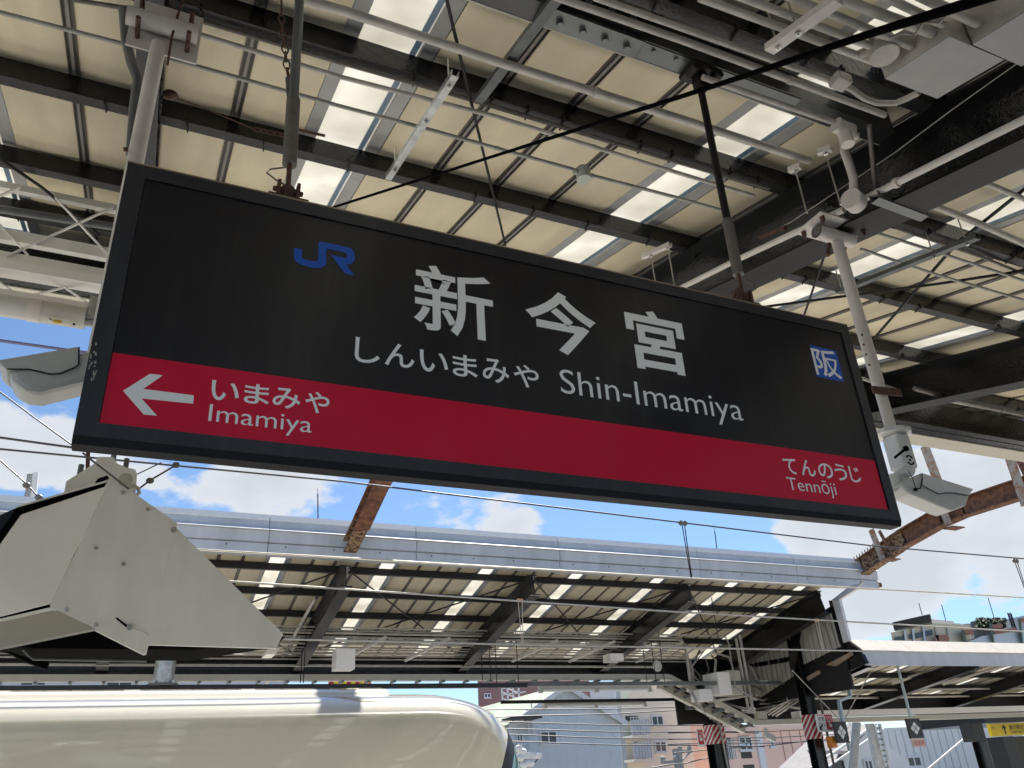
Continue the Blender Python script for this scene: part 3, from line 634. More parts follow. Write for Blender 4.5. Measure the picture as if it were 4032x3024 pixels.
MB().tube([(xx-.1395,ycam,pt.z+.045), (xx+.1195,ycam,pt.z+.045)], .030, 16).build('tube_bore', 'pipe_dark', gp)
for sx in (-.155, .14):
    for sy in (-.07, .07): MB().tube([(xx+sx,ycam+sy,pt.z+.04), (xx+sx,ycam+sy,pt.z+.12)], .008, 6).tube([(xx+sx,ycam+sy,pt.z+.060), (xx+sx,ycam+sy,pt.z+.085)], .014, 6).build('u_bolt', 'rustspot', gp)
MB().sweep([(-.004,-.02),(.004,-.02),(.004,.02),(-.004,.02)], (xx+.10,ycam-.036,A(3510,1555,ycam).z+.0), (xx-.10,ycam-.036,A(3510,1555,ycam).z-.015)).build('strap', 'rustspot', gp)
MB().tube([A(*s3(950,1580), ycam), A(*s3(940,1655), ycam)], .012, 6).build('rag', 'rustspot', gp)
# security camera on it
cc = C(3400, 1650, .3618)
gc = thing('security_camera', 'white bullet security camera with sun hood at the Tennoji end of the board', 'security camera', A(*cc(480,600), ycam))
def xz(pts, y, cr): return [Vector((A(*cr(*p), ycam).x, y, A(*cr(*p), ycam).z)) for p in pts]
fl_ = xz([(360,150)], ycam, cc)[0]
oct_ = [Vector((xx+.085*math.cos(a)*1.15, ycam+.085*math.sin(a), fl_.z-.02)) for a in [math.pi/8+k*math.pi/4 for k in range(8)]]
MB().prism(oct_, (0,0,.022)).build('mount_plate', 'cam_white', gc, bevel=.004)
b0 = xz([(245,290),(445,270),(495,520),(310,540)], ycam, cc)
zt_, zb2 = fl_.z-.02, b0[3].z
xc = xx+.012
MB().box(xc-.045, xc+.045, ycam-.045, ycam+.045, zb2, zt_).build('mount_box', 'cam_white', gc, bevel=.012)
ring = MB(); c_ = Vector((xc-.004, ycam-.046, zb2+.035))
for a0, a1 in ((.5, 2.6), (3.7, 5.8)):
    ring.tube([c_+Vector((.022*math.cos(a0+(a1-a0)*k/6), 0, .022*math.sin(a0+(a1-a0)*k/6))) for k in range(7)], .004, 5)
ring.ball(c_, .006, 6); ring.build('adjust_slot', 'gasket', gc)
MB().tube([c_+Vector((-.01,-.001,.055)), c_+Vector((-.01,-.01,.055))], .014, 10).tube([c_+Vector((-.01,-.01,.055)), c_+Vector((-.06,-.02,.03)), c_+Vector((-.10,0,.0))], .006, 6).build('cable', 'gasket', gc)
ear = xz([(385,525),(490,520),(505,600),(480,645),(430,645),(395,610)], ycam-.036, cc); MB().prism(ear, (0,.07,0)).build('yoke', 'cam_white', gc, bevel=.004)
j0 = xz([(350,560),(470,720)], ycam, cc); MB().tube([xz([(330,620)],ycam,cc)[0], xz([(345,700)],ycam,cc)[0], xz([(520,760)],ycam,cc)[0]], [.034,.046,.048], 16).build('swivel', 'cam_grey', gc)
body = xz([(320,720),(500,650),(520,640),(1060,820),(1058,850),(1022,975),(880,1030),(830,1015),(415,845),(335,780)], ycam-.052, cc); MB().prism(body, (0,.104,0)).build('camera_body', 'cam_grey', gc, bevel=.018)
hood = xz([(520,626),(1095,804),(1055,846),(1045,880),(840,850),(700,862),(535,780),(515,760)], ycam-.060, cc); MB().prism(hood, (0,.12,0)).build('sun_hood', 'cam_white', gc, bevel=.008)
sm_ = MB().tube([v+Vector((0,-.003,0)) for v in xz([(520,640),(515,760),(560,790),(700,862),(770,848),(870,850),(1030,878)], ycam-.060, cc)], .0022, 5); sm_.build('hood_seam', 'gasket', gc)
MB().tube(xz([(370,610),(420,700),(450,810)], ycam-.062, cc), .0018, 5).ball(xz([(450,812)], ycam-.062, cc)[0], .009, 8).tube(xz([(450,812),(500,800),(520,700)], ycam-.064, cc), .003, 5).build('safety_wire', 'gasket', gc)

gl = thing('camera_post', 'white pole with clamp plate rising behind the emblem end of the board', 'post', A(530,700,ycam))
pt2 = A(617,190,ycam); xl = (pt2.x + A(545,600,ycam).x)/2
MB().tube([(xl,ycam,pt2.z+.02), (xl,ycam,A(300,1500,ycam).z)], .028, 16).build('pole', 'white_paint', gl)
zp = A(620,130,ycam).z
MB().box(xl-.11, xl+.14, ycam-.004, ycam+.004, A(600,205,ycam).z, A(620,20,ycam).z).build('clamp_plate', 'white_paint', gl)
MB().tube([(xl-.12,ycam-.045,zp), (xl+.13,ycam-.045,zp+.0)], .036, 16).build('cross_tube', 'white_paint', gl)
for sx in (-.075, .10):
    MB().tube([(xl+sx,ycam-.06,zp-.09), (xl+sx,ycam-.06,zp+.09)], .005, 6).tube([(xl+sx,ycam-.1,zp+.055), (xl+sx,ycam,zp+.055)], .010, 6).tube([(xl+sx,ycam-.1,zp-.055), (xl+sx,ycam,zp-.055)], .010, 6).build('u_bolt', 'rustspot', gl)
MB().tube([A(*s1(*p), ycam+.06) for p in ((800,60),(815,250),(850,400),(895,520),(870,700),(850,1000))], .019, 10).build('flexible_conduit', 'steelgrey', gl)
MB().tube([A(*s1(*p), ycam-.06) for p in ((1180,0),(1110,250),(1085,420))], .005, 6).build('wire', 'rustspot', gl)
MB().tube([A(*s1(830,970), ycam-.02), A(*s1(800,968), ycam-.02)], .008, 6).build('bolt_end', 'rustspot', gl)
gc2 = thing('security_camera', 'grey bullet security camera sticking out beside the red band end of the board', 'security camera', A(330,1430,ycam))
c44 = C(0, 1008, .6076)
body = xz([(62,790),(560,660),(640,700),(640,860),(535,872),(272,938),(172,930),(80,862)], ycam-.055, c44); MB().prism(body, (0,.11,0)).build('camera_body', 'cam_grey', gc2, bevel=.018)
hood = xz([(-6,735),(508,645),(520,662),(512,765),(480,785),(390,822),(330,825),(200,795),(100,792),(50,797),(12,760)], ycam-.062, c44); MB().prism(hood, (0,.124,0)).build('sun_hood', 'cam_grey', gc2, bevel=.007)
MB().tube([v+Vector((0,-.003,0)) for v in xz([(515,655),(512,765),(480,788),(390,824),(330,827),(200,797),(60,797)], ycam-.062, c44)], .002, 5).build('hood_seam', 'gasket', gc2)
MB().tube(xz([(540,720),(660,760)], ycam, c44), .05, 14).build('swivel', 'cam_grey', gc2)
kb = xz([(85,905)], ycam-.05, c44)[0]

MB().ball(xz([(1040,905)], ycam, cc)[0], .026, 12).build('lens', 'b_glass', gc)
# ------------------------------------------------------------------ cream lattice beam, lamp and cable at the left
YT = 5.0
cl7 = C(0, 709, .4267)
lt = thing('lattice_beam', 'cream painted lattice beam with crossing bars, left of the name board', 'beam', A(0,1000,YT))
def zc_(y0_, y1_): return A(*cl7(0, y0_), YT).z, A(*cl7(0, y1_), YT).z
xe = A(*cl7(1060,230),YT).x+.04
def chord(y0_, y1_, w, m, name='chord', dy=0, x1=None):
    zt_, zb_ = zc_(y0_, y1_); return MB().box(-6, xe if x1 is None else x1, YT+dy-w/2, YT+dy+w/2, zb_, zt_).build(name, m, lt)
chord(22, 80, .045, 'cream_sheet'); chord(455, 560, .05, 'cream_sheet'); chord(668, 768, .05, 'cream_sheet'); chord(769, 850, .12, 'cream_light', 'flange', -.0)  # flange in paler cream: light on the underside put into its colour
zu, zl_ = A(*cl7(0,60),YT).z, A(*cl7(0,720),YT).z
x = -.97-5*.55
while x < xe-.1:
    for a, b in (((x, zl_), (x+.52, zu)), ((x+.15, zu), (x+.66, zl_+.03))):
        t_ = min(1, (xe-a[0])/(b[0]-a[0]))
        if t_ > .1: MB().bar((a[0],YT-.035,a[1]), (a[0]+(b[0]-a[0])*t_,YT-.035,a[1]+(b[1]-a[1])*t_), .008, .022, (0,1,0)).build('lattice_bar', 'cream_light', lt)
    x += .55
MB().box(xe, xe+.03, YT-.03, YT+.03, zc_(0,1110)[1], zu+.03).build('end_post', 'cream_light', lt)
z1_, z2_ = zc_(850, 1020)
x = -1.06-4*.42; k = 0
while x < xe-.2: MB().bar((x,YT+.05,z1_ if k % 2 == 0 else z2_), (x+.21,YT+.05,z2_ if k % 2 == 0 else z1_), .008, .02, (0,1,0)).build('lattice_bar', 'cream_light', lt); x += .21; k += 1
tg_ = MB().tube([R(*cl7(-40,262),-.3), R(*cl7(1200,455),-.3)], .028, 8).build('purlin_pipe', 'steelgrey'); tag(tg_, 'grey steel pipe crossing behind the cream lattice beam', 'pipe')
lm = thing('fluorescent_lamp', 'long grey-cream fluorescent lamp casing hung under the lattice beam', 'lamp', A(0,1240,YT))
YLm = YT-.02; za, zb3 = zc_(1005, 1262); xle = A(*cl7(785,1300),YLm).x; rr = (za-zb3)*.36
xi = A(*cl7(262,1200),YLm).x; xj = A(*cl7(385,1200),YLm).x; zt3 = zb3+rr
MB().box(-5.5, xle-.004, YLm+.01, YLm+.10, za-.10, za).build('mounting_rail', 'cream_light', lm)
MB().tube([(-5.5,YLm,zt3), (xi,YLm,zt3)], rr, 20).build('casing', 'cam_grey', lm)
MB().tube([(xi,YLm,zt3), (xj,YLm,zt3)], rr*1.07, 20).build('collar', 'white_paint', lm)
MB().tube([(xj,YLm,zt3), (xle,YLm,zt3)], rr*1.02, 20).build('casing', 'lamp_body', lm)
aa = A(*cl7(530,1305), YLm-rr*.8); MB().ball(aa, .018, 8, (1.6,.5,.7)).build('indicator', 'amber', lm); MB().ball(aa+Vector((-.04,0,.005)), .012, 8).build('screw_cap', 'bolt', lm)
MB().ball(A(*cl7(683,1330), YLm-rr*.8), .008, 6).build('screw', 'gasket', lm)
MB().box(xle+.002, xle+.09, YLm-.03, YLm+.04, za-.13, za+.03).box(xle+.012, xle+.06, YLm-.036, YLm-.031, za-.11, za+.0).build('end_bracket', 'galv', lm, bevel=.003)
MB().tube([(xle,YLm,zb3+.035), (xle+.2,YLm,zb3+.035)], .022, 12).build('end_pipe', 'galv', lm)

# ------------------------------------------------------------------ MONITOR HOUSING
hg = C(0, 1750, .6027); YM = 5.0
mh = thing('monitor_housing', 'angular cream steel monitor housing with black underside, left below the name board', 'housing', A(500,2600,YM+.2))
def P(pts, Yv, cr=hg): return [A(*cr(*p), Yv) for p in pts]
plate = P([(716,226),(832,286),(1158,512),(1157,548),(1850,1240),(1801,1335),(970,1311),(956,1372),(938,1377),(352,1083),(325,1055),(333,1028),(512,668)], YM)
MB().prism([Vector((p.x, YM, p.z)) for p in plate], (0,.012,0)).build('side_plate', 'cream_sheet', mh, bevel=.003)
fold = P([(1157,512),(1157,560),(1075,900)], YM); MB().tube([p-Vector((0,.001,0)) for p in P([(1135,590),(1075,850),(1070,930)], YM)], .0016, 4).build('fold_line', 'cream_light', mh)
def onplane(x, y, p0, n_, cr=hg):
    d = ray(*cr(x, y)); return EYE + d*((p0-EYE).dot(n_)/d.dot(n_))
E0 = A(*hg(700,262),YM-.004); E1 = A(*hg(331,1045),YM-.004)
nv = (E0-E1).cross(Vector((-1,-.42,-.05))).normalized(); nv = nv if nv.y > 0 else -nv
def FP(pts, dep=0): return [onplane(x, y, E0+nv*dep, nv) for x, y in pts]
MB().prism(FP([(697,272),(331,1042),(-330,1212),(-300,1000),(-30,700),(140,458)]), nv*.012).build('front_panel', 'cream_light', mh, bevel=.003)
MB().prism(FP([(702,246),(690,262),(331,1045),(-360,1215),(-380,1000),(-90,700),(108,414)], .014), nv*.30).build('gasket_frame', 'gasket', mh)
tq = FP([(716,228),(704,244),(108,412),(103,403)], .010); MB().prism(tq, Vector((0,.5,.03))).build('top_plate', 'cream_sheet', mh)
vz = FP([(352,1085),(-340,1235),(-340,1215),(340,1062)], .0); MB().prism(vz, nv*.02).build('visor_lip', 'cream_sheet', mh)
n2_ = Vector((0,-.35,1)).normalized(); v0 = FP([(352,1090)], .02)[0]
lv = [onplane(x, y, v0, n2_) for x, y in ((372,1098),(622,1218),(-300,1405),(-340,1245))]; MB().prism(lv, (0,.004,.012)).build('lower_visor', 'cream_dark', mh)
MB().prism(P([(-360,1060),(340,960),(600,1100),(640,1215),(300,1290),(-360,1400)], YM+.30), (0,.02,0)).build('gap_cover', 'gasket', mh)  # added black sheet, hides the sunlit train behind the housing gap
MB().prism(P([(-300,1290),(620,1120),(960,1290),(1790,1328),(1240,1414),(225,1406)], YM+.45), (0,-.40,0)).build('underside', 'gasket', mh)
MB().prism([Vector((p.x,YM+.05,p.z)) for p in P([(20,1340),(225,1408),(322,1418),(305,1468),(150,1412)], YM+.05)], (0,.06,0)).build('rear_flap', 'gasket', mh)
MB().tube(P([(150,1345),(215,1405),(960,1418)], YM+.04), .006, 5).build('edge_strip', 'steelgrey', mh)
rp = P([(1745,1340),(1830,1330),(1800,1372),(1735,1372)], YM+.2); MB().prism(rp, (0,.15,0)).build('rear_corner', 'cream_light', mh)
bb = MB()
for p in ((803,315),(966,425),(628,677),(806,783),(436,1080),(628,1180),(846,1196),(1133,560)):
    c_ = A(*hg(*p),YM); r_ = .017 if p in ((846,1196),(1133,560)) else .0115; bb.tube([c_, c_-Vector((0,.012,0))], r_, 8).tube([c_-Vector((0,.012,0)), c_-Vector((0,.02,0))], r_*.5, 6)
bb.build('bolt', 'bolt', mh)
MB().prism([p-Vector((0,.0015,0)) for p in P([(752,1135),(765,1130),(840,1185),(828,1200)], YM)], (0,.001,0)).build('adjust_slot', 'gasket', mh)
MB().tube([p-Vector((0,.006,0)) for p in P([(870,1200),(930,1222),(965,1238),(968,1250)], YM)], .0022, 5).build('safety_wire', 'cream_dark', mh)
hd = P([(415,322),(432,238),(618,122),(640,78),(742,80),(765,122),(832,150),(884,160),(896,190),(886,340)], YM+.14)
MB().prism([Vector((p.x,YM+.14,p.z)) for p in hd], (0,.26,0)).build('hanger_bracket', 'cream_sheet', mh, bevel=.006)
MB().prism([Vector((p.x,YM+.132,p.z)) for p in P([(620,250),(640,222),(700,202),(712,222),(660,245),(640,262)], YM+.132)], (0,.004,0)).build('bracket_slot', 'gasket', mh)
for p in ((528,158),(826,118),(740,95)): c_ = A(*hg(*p),YM+.25); MB().tube([c_-Vector((0,0,.05)), c_+Vector((0,0,.025))], .016, 8).build('stud', 'steelgrey', mh)
c_ = A(*hg(820,232),YM+.13); MB().tube([c_+Vector((0,.01,0)), c_-Vector((0,.012,0))], .040, 14).tube([c_-Vector((0,.012,0)), c_-Vector((0,.02,0))], .018, 8).build('lock_bolt', 'cream_dark', mh)
ey = P([(842,285),(850,275),(880,272),(905,290),(908,318),(890,330)], YM+.05); MB().tube(ey, .012, 8).build('lifting_eye', 'cream_dark', mh)
MB().tube([A(*hg(572,160),YM+.3), A(*hg(576,30),YM+.3)], .012, 8).build('hanger_wire', 'rustspot', mh)
# span wires round the housing
sw = thing('span_wire', 'thin guy wire with egg insulators passing in front of the monitor housing', 'wire', A(250,1850,4.9))
MB().tube(P([(540,55),(620,120),(725,200),(842,292)], YM-.02), .006, 5).build('wire', 'pipe_dark', sw)
MB().tube(P([(895,300),(975,238),(1150,135)], YM+.2), .006, 5).build('wire', 'wire', sw)
for p in ((980,237),(1150,135)): MB().ball(A(*hg(*p),YM+.2), .025, 8, (1,1,.8)).build('insulator', 'pipe_dark', sw)
MB().tube(P([(895,195),(1055,118)], YM+.4), .004, 5).build('wire', 'wire', sw)
sw2 = thing('span_wire', 'thin guy wire slanting down the sky at the left edge with two dark insulators', 'wire', A(100,1900,13.0))
MB().tube([A(*q_,13.0) for q_ in ((-20,1528),(140,1648),(292,1758))], .012, 5).build('wire', 'wire', sw2)
MB().tube([A(*q_,13.5) for q_ in ((-20,1795),(105,1905),(155,1962))], .012, 5).build('wire', 'wire', sw2)
for q_ in ((105,1910),(153,1958)): MB().ball(A(*q_,13.5), .06, 8, (1,1,.8)).build('insulator', 'pipe_dark', sw2)

# ------------------------------------------------------------------ RUSTY ARMS over the tracks
ra = thing('rusty_arm', 'rust-eaten steel arm rising from the far eave behind the emblem end of the board', 'girder', (3.51, 14.2, 5.57))
arm = [Vector((3.51,14.18,5.60)), Vector((3.51,12.3,6.21)), Vector((3.51,10.4,6.62)), Vector((3.51,7.2,6.62))]
MB().sweep(hprof(.24,.26,.022,.018), arm[0]+Vector((0,-.0,.05)), arm[0].lerp(arm[1],.42)+Vector((0,0,.02))).build('girder_foot', 'rust_heavy', ra)
MB().sweep(hprof(.27,.25,.022,.018), arm[0].lerp(arm[1],.40), arm[1]).build('girder', 'rust', ra)
MB().sweep(hprof(.27,.25,.022,.018), arm[1], arm[2]).build('girder', 'rust', ra)
MB().sweep(hprof(.27,.25,.022,.018), arm[2], arm[3]).build('girder', 'rust', ra)
rb = thing('rusty_arm', 'kinked rusty steel arm at the right, passing behind the white security camera', 'girder', (16.3, 14.2, 5.8))
Xr = 16.2
rpts = [AX(*p, Xr) for p in ((3385,2240),(3560,2120),(3700,2040),(3790,2000),(4060,1912))]
for i, (a, b) in enumerate(zip(rpts[:-1], rpts[1:])): MB().sweep(hprof(.26,.40,.03,.02), a, b+(b-a).normalized()*.03).build('girder', 'rust_heavy' if i == 0 else 'rust', rb)
MB().sweep(hprof(.26,.40,.03,.02), rpts[-1]+Vector((0,.02,0)), Vector((Xr,7.0,rpts[-1].z+.1))).build('girder', 'rust', rb)
def post2(p, q, w, name='hanger_flat', m='rust_light'):
    a = AX(*p, Xr-.17); b = AX(*q, Xr-.17); MB().bar(a, b, .02, w, (0,1,0)).build(name, m, rb)
post2((3430,2085), (3478,2210), .16); post2((3462,2090), (3495,2150), .08, 'hanger_flat', 'rust')
post2((3640,1755), (3700,1915), .22); post2((3712,2005), (3738,2070), .16); post2((3975,1800), (4040,1990), .20); post2((4010,1805), (4050,1890), .12, 'hanger_flat', 'rust')
bx_ = AX(3735,2050,Xr-.2); MB().box(Xr-.3, Xr+.1, bx_.y-.12, bx_.y+.12, bx_.z-.17, bx_.z-.15).build('bracket', 'rust', rb)
bx_ = AX(3490,2185,Xr-.2); MB().box(Xr-.3, Xr+.1, bx_.y-.12, bx_.y+.12, bx_.z-.12, bx_.z-.10).build('bracket', 'rust', rb)
stb = MB()
for k in range(9): c_ = AX(3385,2240,Xr).lerp(AX(3470,2180,Xr), k/8)+Vector((-.1,0,.22)); stb.tube([c_, c_+Vector((0,0,.06))], .014, 5)
stb.build('bolt_stub', 'rust_heavy', rb, kind='stuff')
MB().box(14.6, 16.75, YF+.02, YF+.3, 5.50, 5.60).build('seat_plate', 'rust_heavy', rb)

# ------------------------------------------------------------------ OVERHEAD LINE
def wire(label, Yv, pts, r, m='wire', xa=-8, xb=60):
    v = [A(*p, Yv) for p in pts]; a, b = v[0], v[-1]
    z0 = a.z; v = [Vector((xa, Yv, v[0].z))]+v+[Vector((xb, Yv, v[-1].z))]
    g = thing('overhead_wire', label, 'wire', v[1]); MB().tube(v, r, 6).build('wire', m, g); return g
w1 = wire('upper messenger wire of the near track, passing under the name board', 8.6, [(1344,1895), (2310,2012), (3441,2150)], .011)
w2 = wire('lower contact wire of the near track, along the bottom of the far eave', 8.6, [(1344,2196), (2688,2275), (4032,2353)], .0105, 'wire_light', xa=-8)
w3 = wire('pale upper wire of the far track with orange-ringed dropper', 13.6, [(911,2289), (2688,2411), (4032,2487)], .017, 'wire_light')
w4 = wire('pale lower contact wire of the far track', 13.6, [(1106,2517), (2100,2540), (3390,2563)], .017, 'wire_light')
w5 = wire('purple-grey cable crossing the sky at the left edge above the camera', 9.5, [(-5,1340), (340,1388)], .020, 'wire_blue', xb=6)
w6 = wire('dark cable crossing the sky at the left edge below the camera', 9.5, [(-5,1722), (285,1762)], .014, 'wire', xb=4)
def dropper(par, x, Yv, zt_, zb_, m, w=.03, ring='pipe_dark', dx=0):
    g = MB(); g.tube([(x-w,Yv,zt_-.02), (x-w*.3+dx,Yv,zb_)], .007, 5).tube([(x+w,Yv,zt_-.02), (x+w*.3+dx,Yv,zb_)], .007, 5); g.build('dropper', m, par)
    MB().tube([(x-.035,Yv-.012,zt_+.01), (x-.035,Yv+.012,zt_+.01)], .035, 10).tube([(x+.03,Yv-.012,zt_+.01), (x+.03,Yv+.012,zt_+.01)], .035, 10).build('clip', ring, par)
p_ = A(2690,2063,8.6); q_ = A(2714,2272,8.6); dropper(w1, p_.x, 8.6, p_.z, q_.z, 'black_matt', .02)
p_ = A(4000,2211,8.6); q_ = A(4032,2350,8.6); dropper(w1, p_.x, 8.6, p_.z, q_.z, 'black_matt', .03)
for (a, b) in (((2048,2366),(2062,2533)), ((3216,2444),(3234,2560))):
    p_ = A(*a,13.6); q_ = A(*b,13.6); dropper(w3, p_.x, 13.6, p_.z, q_.z, 'dropper', .04, 'ring_pale')

# ------------------------------------------------------------------ TRAIN
tr_ = thing('train', 'cream passenger train with glossy rounded roof shoulder standing below the board', 'train', (0, 8.6, -1.05))
prof = [(7.16,-.75),(7.13,.2),(7.13,1.2),(7.145,1.62),(7.17,1.88),(7.205,2.07),(7.26,2.215),(7.335,2.315),(7.47,2.385),(7.72,2.435),(8.1,2.465),(8.6,2.48)]
fullp = prof + [(17.2-y, z) for y, z in prof[-2::-1]]
def section(x, xn=3.66, x0=2.35):
    if x <= x0: t_ = 0
    else: t_ = (x-x0)/(xn-x0)
    kz = (1-max(0,t_)**3.2)**(1/3.2) if t_ < 1 else 0; ky = (1-max(0,t_)**4)**(1/4) if t_ < 1 else 0
    return [(x, 8.6+(y-8.6)*(ky*.97+.03), (1.15+(z-1.15)*(.0+kz) if z > 1.15 else z)) for y, z in fullp]
xs = [-30, -10, -3, 0, 1.5, 2.55]+[2.55+1.11*(1-(1-k/26)**2) for k in range(1, 27)]
shell = MB(); secs = [section(min(x, 3.6595)) for x in xs]; n = len(fullp)
for i in range(len(xs)-1):
    for jx in range(n-1): shell.add([secs[i][jx], secs[i+1][jx], secs[i+1][jx+1], secs[i][jx+1]], [(0,1,2,3)], True)
import bmesh
def cutpiece(lo, hi, nm, mm):
    me = shell.mesh(nm, wloc(tr_)); bm = bmesh.new(); bm.from_mesh(me); bmesh.ops.remove_doubles(bm, verts=bm.verts[:], dist=.0004)
    for v_, keep in ((lo, 1), (hi, -1)):
        if v_ is None: continue
        no = Vector((1, 0, -.55)).normalized(); co = Vector((v_, 0, 1.77))-wloc(tr_)
        bmesh.ops.bisect_plane(bm, geom=bm.verts[:]+bm.edges[:]+bm.faces[:], plane_co=co, plane_no=no, clear_inner=keep == 1, clear_outer=keep == -1)
    bmesh.ops.recalc_face_normals(bm, faces=bm.faces[:]); bm.to_mesh(me); bm.free()
    for p in me.polygons: p.use_smooth = True
    me.materials.append(MATS[mm]); o = bpy.data.objects.new(nm, me); COL.objects.link(o); o.parent = tr_
cutpiece(None, 3.22, 'body_shell', 'train_cream'); cutpiece(3.22, 3.36, 'windscreen_pillar', 'black_box'); cutpiece(3.36, None, 'windscreen', 'glass_teal')
# window band low on the side, below the picture
MB().box(-29, 1.6, 7.118, 7.128, .35, 1.12).build('window_band', 'b_glass', tr_)
hp = [(7.72,2.41),(7.80,2.49),(7.95,2.52),(8.6,2.53),(9.25,2.52),(9.4,2.49),(9.48,2.41)]
MB().prism([(-12,y,z) for y, z in hp], (14.35,0,0)).build('roof_unit', 'train_cream', tr_, bevel=.03)
MB().prism([(-30,y,z) for y, z in ((7.66,2.37),(7.67,2.395),(7.72,2.405),(7.78,2.40))], (31.6,0,0)).build('rain_gutter', 'train_roof', tr_)

# ================================================================== FAR CANOPY
far = thing('platform_canopy', 'far canopy beyond the train with silver-blue eave panels and black rafters', 'canopy', (8, 18.5, 0))
FXS = .308*14.25-PIT/2; FY0 = YF+.12; FY1 = 19.4; FPUR = [14.78, 15.74, 16.70, 17.66]
zfc = ZF-SF*YF
roof_parts(far, FY0, FY1, FPUR, SF, zfc, FXS, -21, 27, 0)
XF0, XF1 = FXS-21*PIT, 15.2
MB().prism([(XF0, FY1+.05, zfc+SF*FY1+.0), (XF0, 22.4, zfc+SF*FY1-SF*4), (XF0, 22.4, zfc+SF*FY1-SF*4+.1), (XF0, FY1+.05, zfc+SF*FY1+.1)], (XF1-XF0,0,0)).build('rear_roof', 'ceiling', far)
for y in FPUR:
    z = zfc+SF*y-.028; h = .115
    p = MB().sweep([(.003,0),(.003,-h),(-.07,-h),(-.07,-h+.006),(-.003,-h+.006),(-.003,-.006),(-.07,-.006),(-.07,0)], (XF0,y,z), (XF1,y,z)).build('purlin', 'black_matt', far)
    MB().box(XF0, XF1, y, y+.072, z-h-.006, z-h-.0005).build('flange', 'flange', p)  # same paler strip, lit underside in its colour
for x in (-7.75, -4.0, -.25, 3.50, 7.25, 11.0, 14.75):
    h = .42 if x < 14 else .55
    a = Vector((x, YF+.10, zfc+SF*(YF+.1)-.19-h/2)); b = Vector((x, 18.5, zfc+SF*18.5-.19-h/2))
    rf = MB().sweep(hprof(.22,h,.02,.014), a, b).build('rafter', 'black', far)
    MB().bar(a+Vector((0,0,-h/2-.005)), b+Vector((0,0,-h/2-.005)), .22, .006).build('flange', 'black_matt', rf)
# black valley girder
zgt, zgb = 1.6+.1490*18.5, 1.6+.1300*18.5
MB().box(XF0, 45, 18.42, 18.46, zgb, zgt+.05).build('valley_girder', 'black', far)
MB().box(XF0, 45, 18.30, 18.42, zgb-.02, zgb-.001).build('girder_flange', 'flange', far)
# eave panels with their steps
B0 = 5.453
fpro = [(0,0),(0,.175),(.035,.178),(.035,.19),(-.03,.20),(-.045,.385),(-.10,.390),(-.10,.397),(.0,.455),(.018,.590),(.075,.705),(.22,.72),(.22,.0)]
XEND = 16.62; jx_ = [XEND, 14.03, 9.93-.0, 7.82, 4.80, 2.10, -.6, -3.3, -6.0, -8.7]
jx_ = [XEND, .985*YF, 11.28, .5485*YF+.0, .336*YF, .1468*YF, -.60, -3.3, -6.0, -8.7]
for b, a in zip(jx_[:-1], jx_[1:]):
    pn = MB().prism([(a+.006,YF+y,B0+z) for y, z in fpro], (b-a-.012,0,0)).build('eave_panel', 'fascia', far)
    tpv = [(.016,.592),(.073,.7085),(.073,.718),(.010,.600)]
    MB().prism([(a+.006,YF+y,B0+z) for y, z in tpv], (b-a-.012,0,0)).build('cap_strip', 'fascia_top', pn)  # paler than the panel: sun on the tilted band put into its colour
    MB().prism([(a+.006,YF-.104,B0+.394),(a+.006,YF-.102,B0+.3985),(a+.006,YF-.004,B0+.4545),(a+.006,YF-.004,B0+.4605)], (b-a-.012,0,0)).build('ledge', 'fascia_top', pn)  # sunlit line of the ledge, put into a paler colour
    sc_ = MB(); x = a+.3
    while x < b-.2: sc_.ball((x,YF-.004,B0+.13), .016, 6); x += .85
    sc_.build('screw', 'pipe_dark', pn, kind='stuff')
# lightning rods on the eave
for px_, py_, pb2 in ((1250,1923,2030), (2813,2078,2150)):
    a = A(px_,py_,YF+1); b = A(px_+6,pb2,YF+1); g = thing('lightning_rod', 'thin spike rising above the far eave panels %s' % ('in front of the white cloud' if px_ < 2000 else 'right of the black dropper'), 'rod', b)
    MB().tube([b-Vector((0,0,.3)), a.lerp(b,.2)], .012, 6).build('spike', 'wire', g); MB().tube([a.lerp(b,.2), a], .005, 5).build('tip', 'wire', g)
# verge trim and gable wall at the right end
XG = 15.35
def GX(x, y, X=XG): return AX(2688+x*.6076, 2016+y*.6076, X)
vt = [GX(1165,455), GX(1120,500), GX(1000,575), GX(965,570), GX(1085,478)]
MB().prism(vt, (.08,0,0)).build('verge_trim', 'fascia', far)
vt = [GX(968,572), GX(1012,562), GX(1078,832), GX(1038,845)]
MB().prism(vt, (.08,0,0)).build('corner_trim', 'fascia_top', far)
vt = [GX(945,575), GX(968,572), GX(1040,842), GX(1015,850)]
MB().prism(vt, (.05,0,0)).build('corner_post', 'black', far)
zl = lambda p: p
def wallband(pa, pb, pc, pd, n_, m='cladding'):
    a, b, c_, d = [GX(*q_) for q_ in (pa, pb, pc, pd)]   # top-left, top-right, bottom-right, bottom-left
    for i in range(n_):
        t0_, t1_ = i/n_, (i+1)/n_-.015
        poly = [a.lerp(b,t0_), a.lerp(b,t1_), d.lerp(c_,t1_), d.lerp(c_,t0_)]
        dep = .02 if i % 2 else .0
        MB().prism([v_+Vector((dep,0,0)) for v_ in poly], (.03,0,0)).build('cladding_panel', m, far)
wallband((745,760), (955,650), (1020,870), (785,985), 14)
wallband((440,930), (690,790), (720,1060), (500,1200), 16)
wallband((380,1000), (450,960), (500,1180), (430,1240), 4)
MB().prism([GX(390,985), GX(960,610), GX(960,655), GX(440,935), GX(385,1015)], (.1,0,0)).build('gable_beam', 'black', far)
MB().prism([GX(430,985), GX(760,925), GX(760,960), GX(440,1010)], (.08,0,0), ).build('gable_rail', 'black', far)
